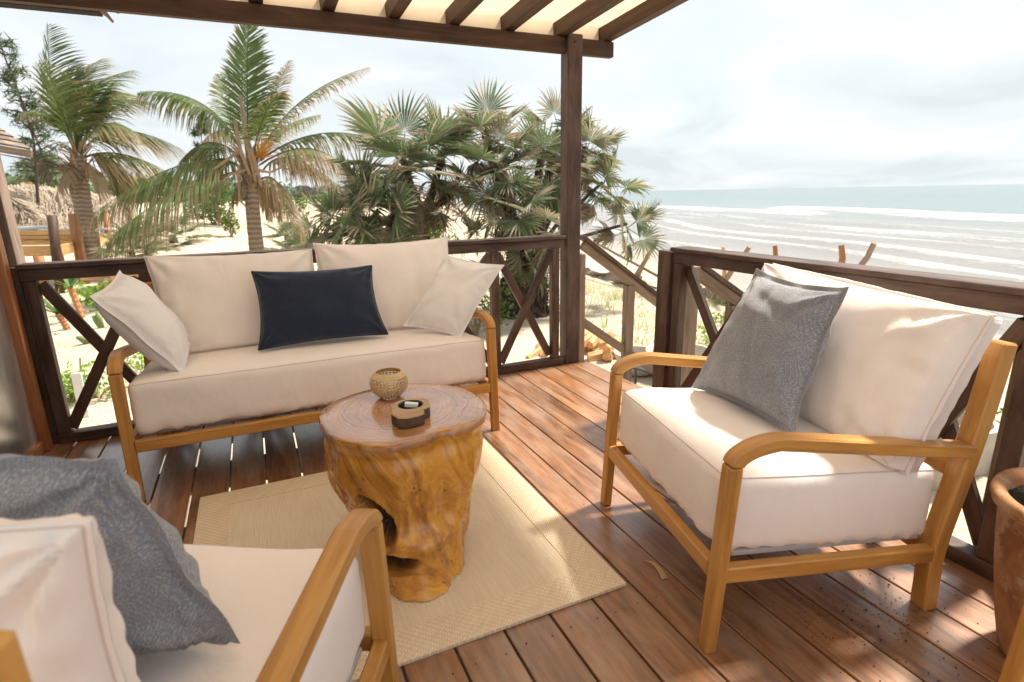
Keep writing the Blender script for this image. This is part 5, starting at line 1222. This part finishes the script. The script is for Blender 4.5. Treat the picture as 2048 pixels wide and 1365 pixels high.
# ---- feathery trees at the left edge
def casuarina(x, ytop, D, w, label, seed, n=900, sparse=1.0, ybase=None):
    p = atY(x, ytop, D); g = ground(p.x, p.y); t = thing('feathery_tree', (p.x, p.y, g), label, 'tree'); rnd = random.Random(seed); H = p.z-g; wr_ = w*D/1121/2
    m = MB(); tr = [V((p.x+.15*math.sin(i*.8+seed), p.y, g+H*i/8)) for i in range(9)]; m.tube(tr, [.045*(1-i/9.5)+.008 for i in range(9)], 7); 
    br_ = []
    for k in range(int(34)):
        h = rnd.uniform(.25, 1); c = V((p.x+.15*math.sin(h*8*.8+seed), p.y, g+H*h)); a = rnd.uniform(0, 6.28); l = wr_*rnd.uniform(.5, 1.1)*(1.15-h*.6); e = c+V((math.cos(a)*l, math.sin(a)*l, rnd.uniform(-.1, .5)*l)); mid = c.lerp(e, .5)+V((0, 0, .1*l)); m.tube([c, mid, e], [.03, .018, .008], 4); br_ += [(c, mid, e)]
    m.build('trunk', M['bark'], t); m = MB(); dr = []
    for k in range(n):
        c, mid, e = rnd.choice(br_); f = rnd.uniform(.2, 1.05); b_ = c.lerp(e, f)+V((rnd.gauss(0, .12), rnd.gauss(0, .12), rnd.gauss(0, .12)))*wr_*.5
        for j in range(5):
            d = V((rnd.gauss(0, 1), rnd.gauss(0, 1), rnd.gauss(-.1, .8))).normalized(); l = rnd.uniform(.12, .3)*D/22; w_ = d.cross(V((rnd.gauss(0, 1), rnd.gauss(0, 1), 1))).normalized()*.018*D/22
            m.add([b_-w_, b_+w_, b_+d*l], [(0, 1, 2)]); q = rnd.uniform(-.1, .35); dr += [q]*3
    m.attr('dry', dr); m.build('foliage', M['dark'], t)
casuarina(5, 60, 22, 70, 'feathery dark tree cut off by the left edge of the picture', 61, 300); casuarina(35, 130, 25, 90, 'sparse feathery tree between the left edge and the left palm', 62, 240); casuarina(402, 238, 38, 52, 'feathery tree standing far behind the nearer palm', 63, 420)

# ---- far tree line, hut and driftwood on the beach
def treeline(nm, pts, hgt, seed, label, n=60, ls=.9):
    rnd = random.Random(seed); m = MB(); dr = []
    for (x, y) in pts:
        g = ground(x, y); h = hgt*rnd.uniform(.6, 1.2)
        for k in range(n):
            p = V((x+rnd.gauss(0, hgt*.5), y+rnd.gauss(0, hgt*.5), g+rnd.random()**.8*h)); u = V((rnd.gauss(0, 1), rnd.gauss(0, 1), rnd.gauss(0, 1))).normalized(); w = u.orthogonal().normalized(); s_ = ls*rnd.uniform(.5, 1.2)
            m.add([p-u*s_, p+w*s_*.5, p+u*s_, p-w*s_*.5], [(0, 1, 2, 3)]); dr += [rnd.uniform(0, .4)]*4
    m.attr('dry', dr); return m.build_top(nm, M['dark'], label, 'trees', kind='stuff')
pts = []
for x in range(545, 760, 6):
    q = ray(x, 388); q = q*(230/q.y); pts.append((q.x, 230+random.uniform(-8, 8)))
treeline('far_trees', pts, 4.2, 5, 'low dark line of trees along the far shore', 60, .8)
pts = []
for x in range(-60, 560, 8):
    q = ray(x, 388); q = q*(90/q.y); pts.append((q.x, 90+random.uniform(-8, 8)))
treeline('far_trees', pts, 2.8, 6, 'hazy scrub along the horizon behind the palms at left', 70, .55)
c = atY(607, 392, 120); g = ground(c.x, c.y); hut = thing('beach_hut', (c.x, c.y, g), 'tiny dark hut roof on the far dune', 'hut')
m = MB(); w = 3.4; z1 = c.z-.1; m.add([(c.x-w, c.y-2, z1), (c.x+w, c.y-2, z1), (c.x+w, c.y+2, z1), (c.x-w, c.y+2, z1), (c.x-w*.3, c.y, z1+2.0), (c.x+w*.3, c.y, z1+2.0)], [(0, 1, 5, 4), (1, 2, 5), (2, 3, 4, 5), (3, 0, 4), (3, 2, 1, 0)]); m.build('roof', M['dark_in'], hut)
m = MB(); m.box((c.x-w*.8, c.y-1.6, g), (c.x+w*.8, c.y+1.6, z1), .01); m.build('wall', M['dark_in'], hut)

# ---- poles and shade net on the edge above the beach
def pole(a, b, Xp, r, label, mat='drift', group='poles of the shade net fence'):
    p = atX(*a, Xp); q = atX(*b, Xp); m = MB(); K = 6; m.tube([p.lerp(q, i/K)+V((.01*math.sin(i*2), .01*math.cos(i*3), 0)) for i in range(K+1)], [r*(.85+.3*i/K) for i in range(K+1)], 7, wob=.15)
    m.build_top('driftwood_pole', M[mat], label, 'pole', group)
pole((1316, 480), (1266, 562), 7.2, .045, 'thick leaning pole just left of the newel post'); pole((1193, 487), (1330, 560), 7.25, .028, 'long thin pole sloping down beside the stair rail'); pole((1302, 498), (1275, 560), 7.35, .022, 'thin reddish stick behind the thick leaning pole', 'orange_pole')
pole((1500, 494), (1415, 608), 7.3, .045, 'leaning grey pole above the end of the side railing'); pole((1551, 492), (1545, 620), 7.3, .04, 'upright reddish pole right of the leaning grey pole', 'orange_pole'); pole((1684, 491), (1680, 640), 7.3, .045, 'upright orange brown pole above the armchair cushion', 'orange_pole'); pole((1750, 487), (1655, 640), 7.3, .04, 'tall pole leaning to the right above the armchair'); pole((1447, 495), (1450, 590), 7.3, .04, 'short pale pole top above the newel post', 'split_wood')
tops = [(1166, 536), (1202, 545), (1262, 545), (1285, 556), (1312, 582), (1352, 575), (1392, 570), (1420, 577), (1456, 598), (1500, 618)]; bots = [(1166, 552), (1202, 556), (1250, 572), (1290, 588), (1312, 603), (1352, 600), (1400, 594), (1438, 608), (1456, 616), (1500, 640)]
m = MB(); vs = []; K = 6; nn = 54
for i in range(nn+1):
    f = i/nn*(len(tops)-1); k = min(len(tops)-2, int(f)); g_ = f-k; a = V(tops[k]).lerp(V(tops[k+1]), g_); b = V(bots[k]).lerp(V(bots[k+1]), g_)
    for j in range(K+1):
        c = a.lerp(b, j/K); p = atX(c.x, c.y, 7.15); vs.append(p+V((.07*math.sin(i*.9+j*.6)+.03*math.sin(i*2.3), 0, .02*math.sin(i*1.7+j))))
m.add(vs, [(i*(K+1)+j, i*(K+1)+j+1, (i+1)*(K+1)+j+1, (i+1)*(K+1)+j) for i in range(nn) for j in range(K)]); m.build_top('shade_net', M['net'], 'sagging grey shade net strung between the driftwood poles', 'net', smooth=True)

# ---- split logs
def logpile(cx, cy, g, n, seed, place_txt, sz=1.0, wd=.5, rows=3, group='split logs'):
    rnd = random.Random(seed); words = ['pale split log lying lowest', 'split log with bark side up', 'short split log resting across', 'orange split log at the back', 'thin split log leaning on top', 'wedge shaped split log in front', 'split log turned end on']
    for k in range(n):
        row = 0 if k < n*.55 else 1; x = cx+rnd.uniform(-wd, wd)*(1 if row == 0 else .6); y = cy+rnd.uniform(-.12, .12)*sz; z = g+.05*sz+row*.095*sz; a = rnd.uniform(-.5, .5)+(.0 if k % 3 else 1.0); l = rnd.uniform(.13, .2)*sz; d = V((math.cos(a), math.sin(a), rnd.uniform(-.08, .25)))
        c = V((x, y, z)); s_ = V((0, 0, 1)).cross(d).normalized(); u = d.cross(s_).normalized(); w = rnd.uniform(.045, .06)*sz; vs = []; gs = []
        for e_, o_ in ((-1, 0), (-.96, .0), (.96, 0), (1, 0)):
            q = 0.88 if abs(e_) == 1 else 1
            for (p_, r_) in ((-1, -.75), (.2, -.95), (1, -.5), (.75, .35), (.0, 1), (-.8, .5)): vs.append(c+d*l*e_+s_*w*p_*q+u*w*r_*q); gs.append((l*e_, w*p_, w*r_))
        m = MB(); m.add(vs, [(i*6+j, i*6+(j+1) % 6, i*6+6+(j+1) % 6, i*6+6+j) for i in range(3) for j in range(6)]+[(5, 4, 3, 2, 1, 0), (18, 19, 20, 21, 22, 23)], gs)
        m.build_top('split_log', M['split_wood'], place_txt+(', lower layer' if row == 0 and n > 2 else ', on top' if n > 2 else ', the left one' if k == 0 else ', the right one'), 'log', group)
p = atz(1178, 700, -.66); logpile(p.x, p.y+.15, -.70, 7, 3, 'split log in the heap just right of the post', 1.0, .22, group='split logs by the post')
p = atz(1226, 702, -.64); logpile(p.x, p.y+.05, -.70, 8, 4, 'split log in the heap left of the stair baluster', 1.15, .20, group='split logs by the baluster')
p = atz(1090, 712, -.68); logpile(p.x, p.y+.1, -.70, 2, 5, 'small split log lying on the sand left of the post', .8, .1, group='split logs left of the post')
p = atY(222, 572, 14.8); 
for r_ in range(3): logpile(p.x+.1, p.y+.1*(r_ % 2), ground(p.x, p.y)-.05+.15*r_, 5, 40+r_, 'split log in the orange stack behind the back railing', 1.2, .42, group='split logs in the left stack')
# ---- concrete things
def ring(x, y, zr_, r, h, label, nm='concrete_bowl', cat='bowl'):
    c = atz(x, y, zr_); m = MB(); m.lathe([(0, .01), (r*.62, 0), (r*.8, h*.3), (r, h), (r*.9, h), (r*.7, h*.35), (0, h*.2)], 40, (c.x, c.y, zr_-h), wob=.03); m.build_top(nm, M['concrete'], label, cat, smooth=False)
ring(1362, 702, -.42, .36, .28, 'wide concrete bowl on the sand behind the newel post'); ring(1275, 704, -.45, .25, .22, 'low concrete bowl on the sand right of the stair baluster')
def cyl(x, y, zr_, r, h, label):
    c = atz(x, y, zr_); m = MB(); m.lathe([(0, 0), (r, 0), (r, h), (r*.86, h), (r*.86, h*.3), (0, h*.3)], 40, (c.x, c.y, zr_-h), wob=.02); m.build_top('concrete_ring', M['concrete'], label, 'concrete ring', smooth=False)
cyl(1880, 862, -.35, .20, .35, 'pale concrete ring on the sand behind the armchair, the near one'); cyl(1905, 838, -.38, .26, .32, 'pale concrete ring on the sand behind the armchair, the far one')
c = atz(2045, 866, -.45); m = MB(); m.box((c.x-.18, c.y-.06, -.52), (c.x+.25, c.y+.06, -.45), .004); m.build_top('brick', M['brick'], 'orange brick on the ledge at the right edge behind the railing', 'brick')
m = MB(); m.box((c.x-.3, c.y-.2, -.70), (c.x+.6, c.y+.2, -.522), .008); m.build_top('concrete_ledge', M['concrete'], 'low concrete ledge at the right edge under the orange brick', 'ledge')
# ---- low dark table beyond the stairs
zt_ = -.36; a = atz(1262, 735, zt_); b = atz(1400, 772, zt_); d = (b-a); d.z = 0; L_ = d.length; d.normalize(); n_ = V((-d.y, d.x, 0))
tb = thing('side_table', ((a+b)/2+n_*.2).xy[:]+(-.70,), 'low dark metal side table on the sand beyond the stairs', 'table')
m = MB(); m.sweep([a+n_*.2, b+n_*.2], .42, .018, n_, .003); m.build('table_top', M['black'], tb)
for q in (a+d*.03+n_*.03, b-d*.03+n_*.03, a+d*.03+n_*.37, b-d*.03+n_*.37):
    m = MB(); m.beam((q.x, q.y, -.70), (q.x, q.y, zt_-.01), .02, .02, (1, 0, 0), .001); m.build('leg', M['black'], tb)
c = atz(1408, 750, zt_+.03); m = MB(); m.tube([c+V((.10*math.cos(t*.3), .10*math.sin(t*.3), .006*math.sin(t)-.012)) for t in range(22)], .0035, 6, cap=False); m.build_top('wire_hoop', M['black'], 'thin dark wire hoop lying on the low dark table', 'hoop')

# ---- timber platform with a pool at left
Dp = 14.6
def Pp(x, y, dd=0): return atY(x, y, Dp+dd)
c0 = Pp(119, 491); cl_ = Pp(-70, 493); cr_ = atY(222, 465, 19.5)
pl = thing('pool_platform', (c0.x, c0.y, ground(c0.x, c0.y)), 'raised platform of fresh yellow timber holding a small pool, at the left', 'platform')
def plank(nm, a, b, w, h, mat='new_wood'):
    m = MB(); m.sweep([a, b], w, h, (0, 0, 1), .006); m.build(nm, M[mat], pl)
hz_ = .215
plank('fascia', cl_-V((0, 0, hz_/2)), c0-V((0, 0, hz_/2)), hz_, .05); plank('fascia', c0-V((0, 0, hz_/2)), cr_-V((0, 0, .12)), hz_, .05)
for k in range(3):
    y_ = 463+k*9; plank('board', Pp(-60, y_+5, 1.0), Pp(150, y_+3, 1.0), .12, .04)
plank('coping', Pp(-60, 474, .9), Pp(96, 463, 2.2), .05, .20, 'wall'); plank('coping', Pp(-60, 453, 3.0), Pp(88, 452, 3.2), .05, .12)
m = MB(); q = [Pp(-60, 471, 1.0), Pp(92, 461, 2.2), Pp(88, 456, 3.0), Pp(-60, 456, 3.0)]; zp = sum(v.z for v in q)/4
q = [V((v.x, v.y, zp)) for v in q]; m.add(q+[v-V((0, 0, .25)) for v in q], [(3, 2, 1, 0), (4, 5, 6, 7), (0, 1, 5, 4), (1, 2, 6, 5), (2, 3, 7, 6), (3, 0, 4, 7)]); m.build('pool', M['pool'], pl)
m = MB(); 
for i in range(4): m.beam(q[i]+V((0, 0, .03)), q[(i+1) % 4]+V((0, 0, .03)), .14, .05)
m.build('pool_rim', M['white'], pl)
plank('deck_board', Pp(95, 461, 1.6), Pp(215, 458, 3.0), .05, .5, 'white'); 
for (x0, y0, x1, y1, r, mt, dd) in ((104, 431, 114, 522, .085, 'beam', -.15), (146, 428, 162, 522, .10, 'orange_pole', 1.0), (186, 436, 197, 522, .08, 'orange_pole', 2.6), (211, 426, 216, 470, .075, 'orange_pole', 4.4), (75, 505, 80, 530, .09, 'orange_pole', .3)):
    a = Pp(x0, y0, dd); b = Pp(x1, y1, dd); g = ground(b.x, b.y); f = (a.z-g)/(a.z-b.z); e_ = a.lerp(b, f); m = MB(); m.tube([a, a.lerp(e_, .5), e_], [r, r*1.03, r*1.05], 12, wob=.06); m.build('post', M[mt], pl, smooth=True)
g_ = Pp(128, 556, .4); m = MB(); m.tube([(g_.x, g_.y, Pp(128, 500, .4).z), (g_.x, g_.y, ground(g_.x, g_.y))], .075, 10, wob=.08); m.build('post', M['drift'], pl)

# ---- thatched hut
Dh = 22.0
def H_(x, y, dd=0): return atY(x, y, Dh+dd)
th = thing('thatched_hut', (*H_(90, 455).xy, ground(*H_(90, 455).xy)), 'open hut with a sagging grey palm thatch roof at the far left', 'hut')
rl, rr_, el, er, ll_, lm = H_(59, 368, 1.2), H_(238, 396, 1.2), H_(72, 454, -.6), H_(250, 466, -.6), H_(-30, 378, .6), H_(36, 406, -.4)
def patch(nm, quad, n, seed, mat='thatch', strands=2600, sl=.9, sw_=.013):
    m = MB(); a, b, c, d = quad; K = 14; vs = []
    for i in range(K+1):
        for j in range(K+1):
            u, v = i/K, j/K; p = a.lerp(b, u).lerp(d.lerp(c, u), v); nn_ = noise.noise(p*1.3); vs.append(p+V((0, -.14*nn_, .16*nn_-.18*math.sin(u*math.pi)*math.sin(v*math.pi))))
    m.add(vs, [(i*(K+1)+j, (i+1)*(K+1)+j, (i+1)*(K+1)+j+1, i*(K+1)+j+1) for i in range(K) for j in range(K)]); m.build(nm, M[mat], th)
    m = MB(); rnd = random.Random(seed); nrm = (b-a).cross(d-a).normalized(); nrm = nrm if nrm.y < 0 else -nrm
    for k in range(strands):
        u, v = rnd.random(), rnd.random()*.92; p = a.lerp(b, u).lerp(d.lerp(c, u), v)+V((0, 0, -.18*math.sin(u*math.pi)*math.sin(v*math.pi))); dn = (d.lerp(c, u)-a.lerp(b, u)).normalized(); dn = (dn+V((rnd.gauss(0, .3), rnd.gauss(0, .2), rnd.gauss(0, .12)))).normalized(); l = sl*rnd.uniform(.5, 1.3); w = dn.cross(nrm).normalized()*sw_*rnd.uniform(.5, 1.3); p = p+nrm*rnd.uniform(.02, .10)
        m.add([p-w, p+w, p+dn*l+w*.5, p+dn*l-w*.5], [(0, 1, 2, 3)])
    o = m.build('thatch_strand', M[mat], th); o['kind'] = 'stuff'
patch('roof', (rl, rr_, er, el), 14, 1); patch('roof', (ll_, rl, el, lm), 14, 2, strands=1300)
m = MB(); m.tube([H_(57, 356, 1.2), H_(57, 392, 1.0)], .09, 8); m.tube([H_(44, 412, .6), H_(55, 470, .6)], .12, 8); m.build('post', M['orange_pole'], th)
m = MB(); a = H_(10, 400, 2.5); b = H_(90, 470, 2.5); m.box((a.x-1.2, a.y, b.z-1.2), (b.x+2.6, a.y+.1, a.z-.2), .01); m.build('shade_sheet', M['dark_in'], th)  # near-black sheet painted in for the shade inside the open hut

# ---- corner of the neighbouring roof at the left edge
Dn = 9.0
def N_(x, y, dd=0): return atY(x, y, Dn+dd)
nr_ = thing('neighbour_roof', (*N_(30, 320).xy, N_(30, 325).z), 'corner of a shingled roof with grey fascia entering from the left edge', 'roof')
a, b = N_(-60, 288), N_(64, 309); m = MB(); m.sweep([a, b], .085, .05, (0, 0, 1), .004); m.build('fascia', M['grey_wood'], nr_)
ap = N_(-45, 232, 1.6); back = N_(64, 309)+V((.02, 2.6, 0)); 
m = MB(); u0 = V((0, 0, .05)); so1 = b-V((0, 0, .06)); m.add([a-V((0, 0, .06)), so1, so1+V((-.1, 2.4, -.02)), a+V((0, 2.4, -.06))], [(0, 1, 2, 3)]); m.build('soffit', M['dark_in'], nr_)
for r_ in range(7):
    f0 = r_/7; f1 = (r_+1.25)/7
    for k in range(5):
        la = a.lerp(b, k/5); lb = a.lerp(b, (k+1)/5)
        p0, p1 = la.lerp(ap, f0)+u0, lb.lerp(ap, f0)+u0; q1, q0 = lb.lerp(ap, f1)+u0, la.lerp(ap, f1)+u0; th_ = V((0, -.012, .022)); c_ = (p0+p1)/2; sh = lambda p: p.lerp(c_, .02)
        m = MB(); lo_ = [sh(p0), sh(p1), q1-th_*.6, q0-th_*.6]; hi_ = [sh(p0)+th_, sh(p1)+th_, q1+V((0, 0, .004)), q0+V((0, 0, .004))]
        m.add(lo_+hi_, [(3, 2, 1, 0), (4, 5, 6, 7), (0, 1, 5, 4), (1, 2, 6, 5), (2, 3, 7, 6), (3, 0, 4, 7)]); m.build('shingle', M['shingle'], nr_)
